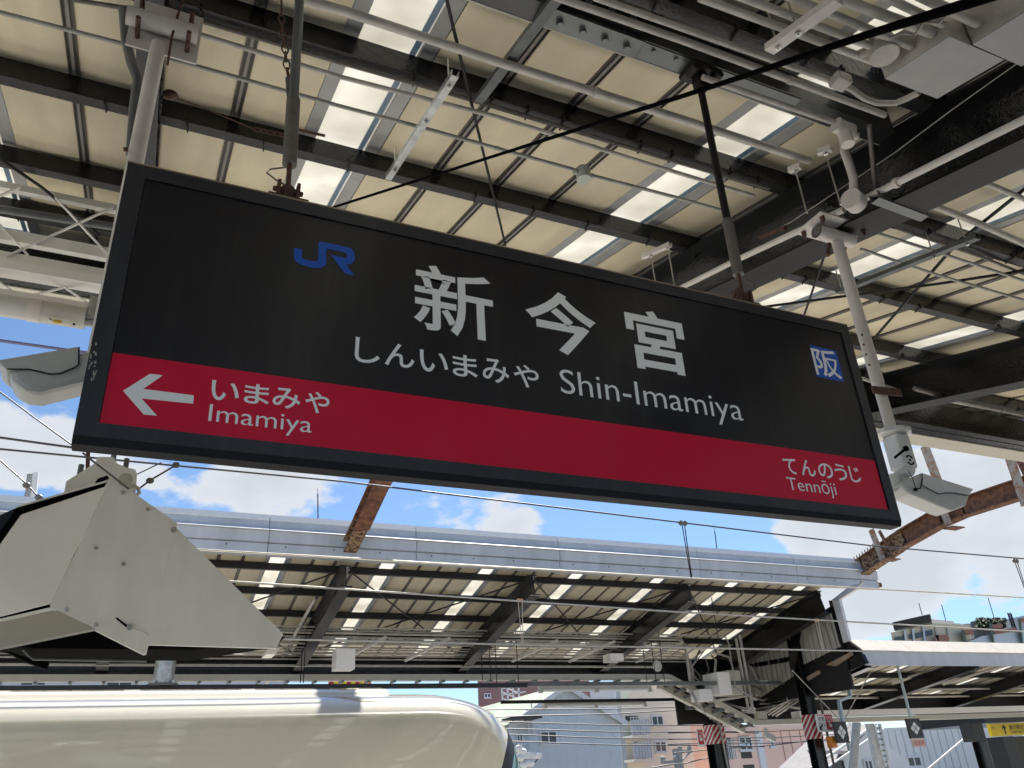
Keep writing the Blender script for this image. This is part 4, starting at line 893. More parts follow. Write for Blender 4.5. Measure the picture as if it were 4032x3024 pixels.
MB().prism([GX(700,725,15.1), GX(765,780,15.1), GX(720,1060,15.1), GX(690,990,15.1)], (.02,0,0)).build('gusset', 'black', far)

MB().box(15.46, 15.52, 14.7, 19.5, 3.2, 4.9).build('gable_sky_block', 'black_matt', far)  # added dark sheet behind the cladding, blocks sky showing through
a_ = A(2800,2690,18.35); b_ = A(2800,2850,18.35)
MB().box(a_.x-1.2, 17.2, 18.36, 18.41, b_.z, a_.z+.3).build('service_beam', 'black_matt', far)  # dark box, lengthened at the right to block sky showing through
# far platform columns with hazard bands
def column(label, xt, yt, xb2, yb2, w, Yv, band, X=None):
    a = A(xt, yt, Yv); b = A(xb2, yb2, Yv); x = (a.x+b.x)/2
    g = thing('platform_column', label, 'column', (x, Yv, 0), 'black columns of the far platform')
    MB().sweep(hprof(w,w,.03,.05), (x,Yv,0), (x,Yv,a.z), up=(0,1,0)).build('shaft', 'black', g)
    zt_ = A(xt+(xb2-xt)*(band[0]-yt)/(yb2-yt), band[0], Yv).z; zb_ = A(xt+(xb2-xt)*(band[1]-yt)/(yb2-yt), band[1], Yv).z
    MB().box(x-w/2-.012, x+w/2+.012, Yv-w/2-.012, Yv+w/2+.012, zb_, zt_).build('hazard_band', 'hazard', g)
    return g, x, zb_, zt_
g1, xc1, zb1, zt1 = column('black column with hazard band and orange lamp, beside the emergency button board', 3122, 2470, 3240, 3090, .27, 16.2, (2815, 2910))
g2, xc2, zb2_, zt2 = column('black column with hazard band and white SOS plate on its left side', 2785, 2750, 2855, 3110, .36, 18.5, (2855, 2930))
MB().tube([(xc1+.17,15.95,zt1+.8), (xc1+.18,15.95,zt1+.2), (xc1+.19,15.95,zb1-.6), (xc1+.27,15.9,zb1-.9), (xc1+.2,15.9,zb1-1.1)], .03, 8).build('cable', 'pipe_dark', g1)
MB().box(xc1+.10, xc1+.24, 15.75, 15.95, zb1-.22, zb1+.03).build('alarm_lamp', 'orange', g1, bevel=.02)
MB().tube([(xc2-.1,18.27,zt2+.95), (xc2-.02,18.27,zt2+.7), (xc2+.02,18.27,zt2), (xc2+.08,18.27,zb2_-.6)], .022, 8).build('conduit', 'pipe', g2)
text_mesh('19', xc1+.01, xc1+.12, zb1+.28, zb1+.38, 16.2-.152, 0).build('lettering', 'paper_white', g1)

def flatsign(name, label, cat, l, t, r, b_, Yv, m, depth=.05):
    a = A(l, t, Yv); c_ = A(r, b_, Yv); g = thing(name, label, cat, ((a.x+c_.x)/2, Yv, c_.z)); MB().box(a.x, c_.x, Yv, Yv+depth, c_.z, a.z).build('board', m, g, bevel=.006); return g, a.x, c_.x, c_.z, a.z
def hand(x, z, s, y, par):
    MB().prism([(x-.25*s,y,z+.30*s),(x-.25*s,y,z+.1*s),(x-.18*s,y,z-.25*s),(x+.18*s,y,z-.25*s),(x+.28*s,y,z+.12*s),(x+.10*s,y,z+.16*s),(x-.08*s,y,z+.18*s),(x-.10*s,y,z+.62*s),(x-.20*s,y,z+.62*s),(x-.21*s,y,z+.30*s)], (0,.004,0)).build('hand_symbol', 'paper_white', par)
g, a, b, c_, d = flatsign('emergency_sign', 'tall red SOS plate with a pressing hand, left of the hazard band', 'sign', 2746, 2876, 2774, 2930, 18.2, 'red')
MB().box(a-.015, b+.015, 18.21, 18.24, c_-.05, d+.03).build('backing', 'paper_white', g)
text_mesh('SOS', a+.02, b-.02, d-.14, d-.04, 18.194).build('lettering', 'paper_white', g); hand((a+b)/2, c_+.12, .18, 18.194, g)
g, a, b, c_, d = flatsign('emergency_sign', 'white emergency button board with red SOS panel and black arrow', 'sign', 3212, 2812, 3290, 2880, 15.9, 'paper_white')
xm_ = a+(b-a)*.52; MB().box(xm_, b-.02, 15.892, 15.898, c_+.05, d-.02).build('red_panel', 'red', g)
text_mesh('SOS', xm_+.02, b-.04, d-.18, d-.06, 15.888).build('lettering', 'paper_white', g); hand((xm_+b)/2, c_+.14, .17, 15.888, g)
text_mesh('非常', a+.03, xm_-.04, d-.16, d-.06, 15.895, .01).build('lettering', 'ink', g); text_mesh('ボタン', a+.03, xm_-.03, d-.27, d-.18, 15.895, .01).build('lettering', 'ink', g)
MB().prism([(a+.03,15.894,c_+.04),(a+.03,15.894,c_+.14),(a+.06,15.894,c_+.11),(a+.12,15.894,c_+.17),(a+.15,15.894,c_+.14),(a+.09,15.894,c_+.08),(a+.12,15.894,c_+.045)], (0,.003,0)).build('arrow', 'ink', g)
st_ = MB()
for k in range(5): st_.prism([(a+.02+.07*k,15.895,d-.045),(a+.05+.07*k,15.895,d-.045),(a+.07+.07*k,15.895,d-.01),(a+.04+.07*k,15.895,d-.01)], (0,.003,0))
st_.build('border_stripe', 'red', g)
def diamond(label, l, t, r, b_, Yv, tilt=0):
    g, a, b, c_, d = flatsign('stop_marker', label, 'sign', l, t, r, b_, Yv, 'black_box', .06)
    cx, cz = (a+b)/2, (c_+d)/2; u = (b-a)*.17; v_ = (d-c_)*.17
    for sx, sz in ((0,1),(0,-1),(1,0),(-1,0)):
        x, z = cx+sx*u*1.08, cz+sz*v_*1.08; MB().prism([(x-u*.92,Yv-.004,z),(x,Yv-.004,z-v_*.92),(x+u*.92,Yv-.004,z),(x,Yv-.004,z+v_*.92)], (0,.003,0)).build('diamond', 'paper_white', g)
    return g, a, b, c_, d
g, a, b, c_, d = diamond('black stop marker with four white diamonds on the cranked blue-white arm', 3281, 2842, 3348, 2924, 15.6)
ax_ = (a+b)/2
arm_p = [A(*q_, 15.6) for q_ in ((3338,2665),(3348,2742),(3303,2760),(3318,2842))]
MB().box(arm_p[0].x-.12, arm_p[0].x+.12, 15.5, 15.7, arm_p[0].z-.05, arm_p[0].z+.28).build('head_box', 'grey_plastic', g, bevel=.02)
for p, q_ in zip(arm_p[:-1], arm_p[1:]): MB().bar(p, q_, .06, .09, (0,1,0)).build('arm', 'sig_blue', g)
MB().bar(A(3322,2842,15.68), A(3345,2955,15.68), .05, .07, (0,1,0)).build('tail', 'sig_blue', g)
g, a, b, c_, d = diamond('black stop marker with four white diamonds over a pale red plate', 3568, 2830, 3640, 2905, 15.6)
MB().box(a+.02, b-.02, 15.6, 15.63, c_-.20, c_-.01).build('plate', 'b_salmon', g)
text_mesh('回送用', a+.05, b-.05, c_-.16, c_-.05, 15.596).build('lettering', 'red', g)
MB().bar(((a+b)/2,15.66,d+.02), ((a+b)/2+.01,15.66,d+1.9), .05, .05, (0,1,0)).build('arm', 'sig_blue', g)
for lb, p, q_, Yv in (('chain stay from the marker up toward the gable, left', (3310,2838), (3120,2640), 15.9), ('chain stay from the marker up to the lower eave, right', (3322,2838), (3430,2640), 15.6)):
    tag(MB().tube([A(*p,Yv), A(*q_,Yv)], .014, 5).build('chain_stay', 'pipe'), lb, 'chain')
# yellow exit sign
g, a, b, c_, d = flatsign('exit_sign', 'yellow hanging exit sign with black arrow at the far right', 'sign', 3895, 2850, 4075, 2892, 19.5, 'yellow', .12)
MB().prism([(a+.62,19.49,c_+.05),(a+.68,19.49,c_+.05),(a+.68,19.49,c_+.24),(a+.74,19.49,c_+.20),(a+.76,19.49,c_+.24),(a+.65,19.49,c_+.34),(a+.54,19.49,c_+.24),(a+.56,19.49,c_+.20),(a+.62,19.49,c_+.24)], (0,.004,0)).build('arrow', 'ink', g)
text_mesh('通天閣出口', a+.9, a+1.75, d-.20, d-.05, 19.494, .01).build('lettering', 'ink', g); text_mesh('Tsutenkaku Exit', a+.9, a+1.75, c_+.06, c_+.18, 19.494).build('lettering', 'ink', g)
text_mesh('↑↓', a+.06, a+.2, d-.16, d-.08, 19.494).build('lettering', 'ink', g)
tag(MB().box(a-.3, a+5, 19.4, 22.4, d+.02, d+.5).build('concourse_beam', 'black'), 'dark boxed beam over the yellow exit sign', 'beam')
tag(MB().box(a+.45, a+.95, 19.5, 20.1, 0, c_-.02).build('concourse_pier', 'flange'), 'dark grey pier standing under the yellow exit sign', 'pier')
tag(MB().box(a+1.2, a+5, 19.9, 20.0, 0, c_-.02).build('concourse_wall', 'b_dark'), 'dark recessed wall under the yellow exit sign at the corner', 'wall')
# black display box and post left of the exit sign
g = thing('display_box', 'black display box on a dark lattice post left of the yellow sign', 'display', A(3830,2900,18.6))
a = A(3795,2848,18.6); b = A(3865,2920,18.6); MB().box(a.x, b.x, 18.4, 18.8, b.z, a.z).build('box', 'black_box', g, bevel=.02)
MB().sweep(hprof(.3,.3,.03,.03), (a.x+.45,18.6,0), (a.x+.45,18.6,b.z), up=(0,1,0)).build('post', 'black', g)

# cable racks: pale trunking under the girder, dog-legged at the right
rk = thing('cable_rack', 'long cream cable rack below the far girder, dog-legged down at the right', 'rack', (2, 17.5, 3.8))
YK = 17.4
kp = [A(*q_, YK) for q_ in ((390,2675),(2630,2679),(2985,2862),(4080,2830))]
kp[0] = Vector((-4, YK, kp[1].z)); kp[0].z = kp[1].z = 1.6+ (A(1600,2669,YK).z-1.6); kp[2] = A(2965,2846,YK); kp[3].z = kp[2].z+.0
hh = .12
for (p, q_, w_, m_) in ((kp[0],kp[1],.2,'cream_dark'), (kp[1],kp[2],.2,'cream_dark'), (kp[2],kp[3],.2,'cream_dark')):
    MB().sweep([(-.1,-hh/2),(.1,-hh/2),(.1,hh/2),(.09,hh/2),(.09,-hh/2+.02),(-.09,-hh/2+.02),(-.09,hh/2),(-.1,hh/2)], p, q_).build('tray', m_, rk)
x = -3.5
while x < kp[1].x: MB().box(x, x+.05, YK-.14, YK+.14, kp[0].z-hh/2-.04, kp[0].z-hh/2-.005).build('rung', 'steelgrey', rk); x += .55
for k in range(9):
    c_ = kp[1].lerp(kp[2], (k+.5)/9); MB().box(c_.x-.04, c_.x+.04, YK-.1, YK+.35, c_.z-hh/2-.09, c_.z-hh/2-.03).build('rung', 'steelgrey', rk)
MB().sweep([(-.08,-.1),(.08,-.1),(.08,.08),(-.08,.08)], kp[1]+Vector((0,.4,-.12)), kp[2]+Vector((0,.4,-.12))).build('lower_tray', 'cream_dark', rk)
# dark hanging rails and lamp strips below
def hrail(name, label, cat, p, q_, Yv, h, w, m, x0=None):
    a = A(*p, Yv); b = A(*q_, Yv); z_ = (a.z+b.z)/2; o = MB().box(a.x if x0 is None else x0, b.x, Yv-w/2, Yv+w/2, z_-h/2, z_+h/2).build(name, m, bevel=.01); return tag(o, label, cat)
hrail('hanging_rail', 'dark box rail just over the train roof, broken off at its right end', 'rail', (0,2703), (2073,2706), 16.5, .09, .12, 'flange', x0=-5)
hrail('hanging_rail', 'grey tubular rail under the cable rack running right into the pipes', 'rail', (1990,2695), (3130,2688), 16.9, .085, .085, 'steelgrey')
hrail('hanging_rail', 'thin black lamp rail in front of the gabled house', 'rail', (1972,2766), (2735,2752), 18.9, .075, .07, 'black_matt')
def lampstrip(label, p, q_, Yv, h):
    a = A(*p, Yv); b = A(*q_, Yv); z_ = (a.z+b.z)/2; g = thing('strip_lamp', label, 'lamp', ((a.x+b.x)/2, Yv, z_))
    MB().box(a.x, b.x, Yv-.06, Yv+.06, z_+.0, z_+h*.55).build('housing', 'lamp_body', g, bevel=.01)
    xm_ = (a.x+b.x)/2
    for u, v_ in ((a.x+.05, xm_-.06), (xm_+.06, b.x-.05)): MB().tube([(u,Yv,z_-h*.12), (v_,Yv,z_-h*.12)], .035, 10).build('tube', 'lamp_tube', g)
    for u in (a.x, xm_-.05, b.x-.06): MB().box(u, u+.08, Yv-.05, Yv+.05, z_-h*.45, z_).build('tube_socket', 'lamp_body', g)
    return g
lampstrip('cream twin strip lamp above the gabled house, upper', (2122,2716), (2560,2708), 17.4, .18)
lampstrip('cream twin strip lamp below the black lamp rail, lower', (2140,2777), (2540,2770), 19.0, .17)
g = hrail('conduit_run', 'thin cream conduit on the face of the far girder ending at a round white lamp', 'pipe', (0,2622), (2585,2622), 18.0, .045, .045, 'pipe_cream', x0=-5)
c_ = A(2588,2622,17.95); MB().ball(c_, .13, 14).build('disc', 'lamp_tube', g) if False else tag(MB().ball(c_, .14, 14, (1,.4,1)).build('round_lamp', 'paper_white'), 'small round white lamp on the face of the far girder', 'lamp')
# grey duct post over the dark rail
dp = thing('duct_post', 'stout galvanised pipe post standing on the dark rail under the monitor housing', 'post', A(640,2700,16.5))
p_ = A(640,2702,16.5); MB().tube([(p_.x,16.5,p_.z), (p_.x,16.5,p_.z+1.6)], .175, 20).build('pipe', 'galv', dp)
MB().tube([(p_.x,16.5,p_.z+.0), (p_.x,16.5,p_.z+.035)], .26, 20).build('base_flange', 'steelgrey', dp)
for k in range(8): MB().tube([(p_.x+.22*math.cos(k*.785), 16.5+.22*math.sin(k*.785), p_.z+.03), (p_.x+.22*math.cos(k*.785), 16.5+.22*math.sin(k*.785), p_.z+.085)], .025, 6).build('bolt', 'bolt', dp)
# many conduits along the low end of the far roof (parts of the canopy)
k = 0
for y_, dz in ((16.95,-.30),(17.08,-.30),(17.25,-.31),(17.40,-.31),(17.52,-.34),(17.75,-.33),(17.88,-.33),(18.0,-.35),(18.1,-.37),(18.2,-.40),(16.75,-.32)):
    z = zfc+SF*y_+dz; xe_ = 12.6+.12*k; k += 1
    r_ = random.choice((.018,.022,.028,.032)); pts = [(XF0,y_,z),(xe_-.25,y_,z),(xe_-.07,y_,z-.03),(xe_,y_+.01,z-.16),(xe_+.02,y_+.05,z-.9-.1*(k % 4)),(xe_+.1+.05*k,y_+.1,z-1.5)]
    MB().tube(pts, r_, 8).build('conduit', random.choice(('pipe','pipe_cream','pipe_cream','pipe_grey')), far)
for x in (-2.5,.6,4.6,6.0,8.6,10.1,12.0):
    z = zfc+SF*17.4-.42; MB().bar((x-.25,17.9,z-.22), (x+.35,16.7,z+.06), .06, .05).build('strut', 'white_paint', far)
# cross braces of the far roof
def fbr(x0, x1):
    MB().tube([(x0+.1,14.5,zfc+SF*14.5-.24), (x1-.1,18.3,zfc+SF*18.3-.24)], .016, 6).build('brace_rod', 'black_matt', far)
    MB().tube([(x0+.1,18.3,zfc+SF*18.3-.26), (x1-.1,14.5,zfc+SF*14.5-.26)], .016, 6).build('brace_rod', 'black_matt', far)
for a_, b_ in ((-.25,3.5),(3.5,7.25),(7.25,11.0),(11.0,14.75)): fbr(a_, b_)
for (px_, y0_, y1_, Yv) in ((2030,2480,2690,17.3),(1893,2500,2680,17.3),(1925,2500,2680,17.3),(1945,2440,2700,17.0),(2788,2270,2560,15.5),(2555,2460,2700,17.2),(2590,2480,2690,17.2),(2525,2500,2690,17.3),(1208,2450,2690,17.2),(1190,2560,2690,17.2)):
    a = A(px_,y0_,Yv); b = A(px_+6,y1_,Yv); MB().tube([(a.x,Yv,a.z), (a.x,Yv,b.z)], .010, 5).build('drop_rod', 'black_matt', far)
# downpipe run with fittings beside rafter 1
MB().tube([AX(*q_, 3.2) for q_ in ((1238,2362),(1125,2565),(1068,2665),(1040,2705))], .035, 8).build('downpipe', 'pipe_cream', far)
for lb, l, t, r, b_, Yv in (('white junction cabinet hanging under the far roof at its left', 1325,2552,1398,2635,16.6), ('small white cabinet hanging under the far roof right of the third rafter', 2402,2572,2458,2602,17.0)):
    a = A(l,t,Yv); c_ = A(r,b_,Yv); g = tag(MB().box(a.x,c_.x,Yv,Yv+.35,c_.z,a.z).build('junction_cabinet','cream_light',bevel=.01), lb, 'cabinet')
# tangle of cables and cabinets near the gable
tg = thing('cable_cabinet', 'large cream cable cabinet with door hung among pipes near the first column', 'cabinet', A(2870,2750,17.0))
a = A(2803,2650,17.0); b = A(2865,2738,17.0); MB().box(a.x, b.x, 16.8, 17.4, b.z, a.z).build('cabinet_body', 'cream_light', tg, bevel=.01)
MB().box(b.x+.004, b.x+.42, 16.9, 17.4, b.z-.0, a.z+.05).build('side_box', 'cream_dark', tg, bevel=.01)
a = A(2745,2715,17.1); b = A(2800,2760,17.1); MB().box(a.x, b.x-.004, 17.0, 17.4, b.z, a.z).build('small_box', 'cream_light', tg, bevel=.01)
rs = random.Random(3)
c3b = C(2688, 2016, .6076)
tang = [[(60,1000),(140,900),(50,960),(70,1060),(130,1120)], [(110,900),(60,1000),(110,1060),(140,1140)], [(150,950),(170,1020),(130,1130)], [(185,930),(215,960),(205,1100)],
        [(200,910),(300,940),(325,1010),(310,1100)], [(480,720),(520,760),(530,850),(560,950),(600,1050),(630,1150)], [(520,720),(545,850),(560,960),(600,1100)],
        [(640,930),(660,1000),(640,1080),(600,1130)], [(470,1280),(600,1250),(700,1180),(760,1170)], [(380,1290),(450,1300),(520,1290),(640,1240)],
        [(460,1130),(520,1160),(600,1110),(650,1080),(720,1090)], [(440,1190),(520,1220),(640,1170),(700,1120)], [(190,1140),(260,1230),(380,1270),(500,1300)], [(480,1190),(490,1100),(440,1000)],
        [(560,1160),(600,1190),(580,1240),(500,1240)], [(520,1100),(560,1070),(640,1080),(700,1060)]]
for i, pl_ in enumerate(tang):
    pts = [A(*c3b(*p), 17.3+rs.uniform(-.3,.5)*0+.03*i) for p in pl_]
    MB().tube(pts, rs.choice((.02,.026,.032)), 7).build('loose_cable', rs.choice(('pipe','pipe_dark','pipe_cream','pipe_dark')), tg)
for p, q_ in (((370,800),(455,1285)), ((345,820),(425,1280))):
    a = A(*c3b(*p),17.2); b = A(*c3b(*q_),17.2); MB().tube([a, b], .035, 8).ball(b, .08, 10).build('riser_pipe', 'pipe_cream', tg)
MB().tube([A(*c3b(*p),17.1) for p in ((225,1222),(450,1185))], .03, 8).build('branch_pipe', 'pipe_cream', tg)
MB().tube([A(*c3b(*p),16.9) for p in ((665,1095),(685,1265),(770,1272))], .035, 8).build('branch_pipe', 'pipe_cream', tg)
for k in range(4):
    a = AX(*c3b(520+30*k,1330-6*k), 12.5+.3*k); MB().tube([A(*c3b(530+25*k,1310+4*k),18.0), A(*c3b(790,1130+22*k),16.8)], .025, 6).build('branch_pipe', 'pipe', tg)
tag(MB().box(A(2975,2802,17.5).x, A(3008,2802,17.5).x, 17.4, 17.6, A(2990,2835,17.5).z, A(2990,2800,17.5).z).build('speaker_box', 'yellow' if False else 'cream_dark', bevel=.02), 'small cream speaker box above the little hanging camera', 'speaker')
# small camera hanging from the rack, black floodlight
sc2 = thing('security_camera', 'small grey security camera hanging below the rack between the striped columns', 'security camera', A(3030,2880,17.2))
a = A(3012,2865,17.2); b = A(3020,2895,17.2); c_ = A(3052,2912,17.2)
MB().tube([a, b], .05, 10).build('stem', 'cam_grey', sc2); MB().bar(b, c_, .13, .15, (0,0,1)).build('camera_body', 'cam_grey', sc2, bevel=.03); MB().tube([b+Vector((0,0,.05)), b-Vector((0,0,.02))], .09, 10).build('swivel', 'cam_grey', sc2)
fl2 = thing('floodlight', 'black box floodlight hanging left of the first striped column', 'lamp', A(2730,2770,17.9)); a = A(2712,2765,17.9); b = A(2748,2792,17.9)
MB().box(a.x, b.x, 17.8, 18.1, b.z, a.z).build('housing', 'black_box', fl2, bevel=.02); MB().box(a.x+.05, b.x-.05, 17.9, 18.0, a.z, a.z+.12).build('bracket', 'black_matt', fl2)

# ================================================================== LOWER CANOPY at the right
lc = thing('platform_canopy', 'lower canopy at the right with cream sunlit cap and blue-grey eave', 'canopy', (20, 17, 0))
LX0 = 15.55; LX1 = 44; LB = 3.66; zgt2 = A(3700,2733,18.3).z; zgb2 = A(3700,2787,18.3).z; LR = LB+.42; SL = (zgt2+.06-LR)/(18.3-YF)
def lp(y, z): return (YF+y, LB+z)
MB().prism([(LX0,YF,LB),(LX0,YF,LB+.32),(LX0,YF+.04,LB+.32),(LX0,YF+.04,LB)], (LX1-LX0,0,0)).build('eave_panel', 'fascia', lc)
x = LX0
while x < LX1:
    MB().prism([(x,YF-.03,LB+.324),(x,YF+.30,LB+.62),(x,YF+.9,LB+.64),(x,YF+.9,LB+.60),(x,YF+.0,LB+.30)], (min(1.6,LX1-x)-.008,0,0)).build('cap_panel', 'fascia_cream', lc); x += 1.6
LZ = LB+.10-SF*YF
roof_parts(lc, YF+.33, 19.2, [15.0,16.2,17.4], SL, LR-SL*YF, LX0, 0, 56, 2)
for y in (15.0,16.2,17.4):
    z = LR+SL*(y-YF)-.03; MB().box(LX0, LX1, y, y+.07, z-.13, z).build('purlin', 'black_matt', lc)
for x in (15.75, 19.4, 23.1, 26.8, 30.5, 34.2):
    MB().sweep(hprof(.25,.3,.02,.014), (x,YF+.06,LR-.32), (x,18.5,LR+SL*(18.5-YF)-.32)).build('rafter', 'black', lc)
MB().prism([AX(3105,2660,15.5), AX(3340,2525,15.5), AX(3385,2560,15.5), AX(3410,2612,15.5), AX(3130,2745,15.5)], (.1,0,0)).build('end_rafter', 'black', lc)
for p in (((930,990),(1090,905),(1100,925),(990,1000)), ((800,1070),(880,1025),(890,1045),(810,1095))):
    MB().prism([AX(*c3b(*q_), 15.42) for q_ in p], (.05,0,0)).build('plank', 'plank', lc)
MB().box(LX0, LX1, 18.24, 18.29, zgb2, zgt2).build('girder', 'black_matt', lc)
MB().box(LX0+.5, LX1, 17.2, 17.5, A(3700,2795,17.3).z-.1, A(3700,2795,17.3).z+.05).build('rack', 'cream_light', lc)
for y_, dz in ((16.9,-.28),(17.6,-.3)): MB().tube([(LX0+.3,y_,LR+SL*(y_-YF)+dz), (LX1,y_,LR+SL*(y_-YF)+dz)], .025, 7).build('conduit', 'pipe_cream', lc)
for q_ in ((3500,2640),(3700,2650)): a = A(*q_,16.5); MB().tube([(a.x,16.5,a.z-.3), (a.x+1.2,15.4,a.z+.05)], .03, 6).build('strut', 'white_paint', lc)

# ================================================================== BACKGROUND
def building(name, label, cat, Yv, l, t, r, b_, m, depth=9, wins=(), frame='b_white', glass='b_glass', base=-6, topz=None):
    a = A(l, t, Yv); c_ = A(r, b_, Yv); g = thing(name, label, cat, ((a.x+c_.x)/2, Yv+depth/2, base))
    zt_ = a.z if topz is None else topz
    k_ = max(0, a.x/Yv); w = MB().prism([(a.x,Yv,base),(c_.x,Yv,base),(c_.x,Yv,zt_),(a.x,Yv,zt_)], (k_*depth,depth,0)).build('wall', m, g)
    for (wl, wt, wr, wb, *rest) in wins: window(g, Yv, wl, wt, wr, wb, frame, glass, *(rest or ()))
    return g, a.x, c_.x, zt_
def window(g, Yv, l, t, r, b_, frame='b_white', glass='b_glass', mull=1):
    cx = A((l+r)/2, (t+b_)/2, Yv); hw = (A(r,(t+b_)/2,Yv).x-A(l,(t+b_)/2,Yv).x)/2; hh_ = (A((l+r)/2,t,Yv).z-A((l+r)/2,b_,Yv).z)/2
    x0, x1, z0, z1 = cx.x-hw, cx.x+hw, cx.z-hh_, cx.z+hh_; f = .07
    wf = MB()
    for q_ in ((x0,x0+f,z0,z1),(x1-f,x1,z0,z1),(x0+f,x1-f,z1-f,z1),(x0+f,x1-f,z0,z0+f)): wf.box(q_[0],q_[1],Yv-.09,Yv-.01,q_[2],q_[3])
    for k in range(1, mull+1): xm_ = x0+(x1-x0)*k/(mull+1); wf.box(xm_-f/2, xm_+f/2, Yv-.08, Yv-.01, z0+f, z1-f)
    w = wf.build('window', frame, g); MB().box(x0+f, x1-f, Yv-.04, Yv-.012, z0+f, z1-f).build('pane', glass, w)
    MB().box(x0-.05, x1+.05, Yv-.16, Yv-.005, z0-.07, z0-.005).build('sill', frame, w)
# gabled blue-grey house
cb_ = C(1900, 2600, 900/2212)
Yh = 42.0; hgx = [A(*cb_(*p), Yh) for p in ((285,600),(795,265),(1310,572),(1360,1042))]
gh = thing('gabled_house', 'pale blue-grey metal-clad house with steep gable and pale green roof', 'house', (hgx[1].x, Yh+6, -6))
xl_, xr_ = hgx[0].x, hgx[2].x; ze = (hgx[0].z+hgx[2].z)/2; za_ = hgx[1].z; xm_ = (xl_+xr_)/2
MB().prism([(xl_,Yh,-6),(xl_,Yh,ze),(xm_,Yh,za_),(xr_,Yh,ze),(xr_,Yh,-6)], (0,14,0)).build('wall', 'b_house', gh)
for s_, m_ in ((-1,'b_roofgreen'), (1,'b_roofgreen')):
    e = (xm_+s_*((xr_-xl_)/2+.35), ze-.25) ; MB().prism([(xm_,Yh-.35,za_+.02),(e[0],Yh-.35,e[1]),(e[0],Yh-.35,e[1]+.12),(xm_,Yh-.35,za_+.16)], (0,14.7,0)).build('roof', m_, gh)
    MB().prism([(xm_,Yh-.42,za_-.10),(e[0],Yh-.42,e[1]-.18),(e[0],Yh-.42,e[1]+.14),(xm_,Yh-.42,za_+.20)], (0,.06,0)).build('barge_board', 'b_white', gh)
window(gh, Yh, 2125, 2878, 2192, 2930); window(gh, Yh, 2032, 2890, 2058, 2930)
bx = A(2045,2888,Yh); MB().box(bx.x-1.0, bx.x+.6, Yh-1.3, Yh-.01, bx.z-1.2, bx.z-1.1).build('balcony_slab', 'b_white', gh); MB().box(bx.x-1.0, bx.x+.7, Yh-1.4, Yh-.01, bx.z+.62, bx.z+.72).build('canopy', 'b_dark', gh)
for (x_, y0_, y1_) in ((2075,2790,2950),(2092,2760,2900)): p = A(x_,y0_,Yh-.1); q_ = A(x_+8,y1_,Yh-.1); MB().tube([(p.x,Yh-.1,p.z),(p.x,Yh-.1,q_.z)], .04, 6).build('downpipe', 'b_white', gh)
# red brown block behind with white stairs
g, a, b, z_ = building('apartment_block', 'red-brown block with white steel stairs beyond the gabled house', 'building', 75, 1880, 2672, 2330, 2800, 'b_maroon', 4, ((2155,2690,2195,2712),(2220,2690,2262,2712),(1905,2730,1932,2748)))
stw = thing('fire_stair', 'white steel fire stair against the red-brown block', 'stair', A(2020,2760,70))
for k in range(4):
    p = A(1975+22*k,2690,72); q_ = A(1978+22*k,2790,72); MB().bar((p.x,72,p.z),(p.x,72,q_.z-3), .12, .12, (0,1,0)).build('upright', 'b_white', stw)
for k in range(3):
    p = A(1975,2712+24*k,72); q_ = A(2070,2700+24*k,72); MB().bar(p, (q_.x,72,q_.z), .10, .12, (0,1,0)).build('stair_flight', 'b_white', stw); MB().bar(A(1975,2700+24*k,72.2), A(2040,2728+24*k,72.2), .08, .08, (0,1,0)).build('brace', 'b_white', stw)
building('office_block', 'pale blue-white block glimpsed under the rack at the far left', 'building', 90, -150, 2672, 1130, 2740, 'b_house', 10, ((80,2685,180,2700),(420,2685,520,2702)))
g, a, b, z_ = building('shop_sign', 'orange and red patterned billboard glimpsed above the train roof', 'billboard', 60, 1293, 2684, 1462, 2702, 'orange', .4, base=3.5)
for k in range(9): p = A(1305+17*k,2694,59.8); MB().ball(p, .22, 8, (1,.2,.9)).build('painted_face', ('red','yellow')[k % 2], g)
building('office_block', 'blue-white flat-roofed hall behind the gabled house', 'building', 85, 2280, 2722, 2425, 2760, 'b_white', 10)
building('office_block', 'grey-blue distant block between the house and the beige flats', 'building', 95, 2420, 2705, 2560, 2860, 'b_grey', 10, ((2470,2700,2500,2712),(2440,2775,2450,2790)))
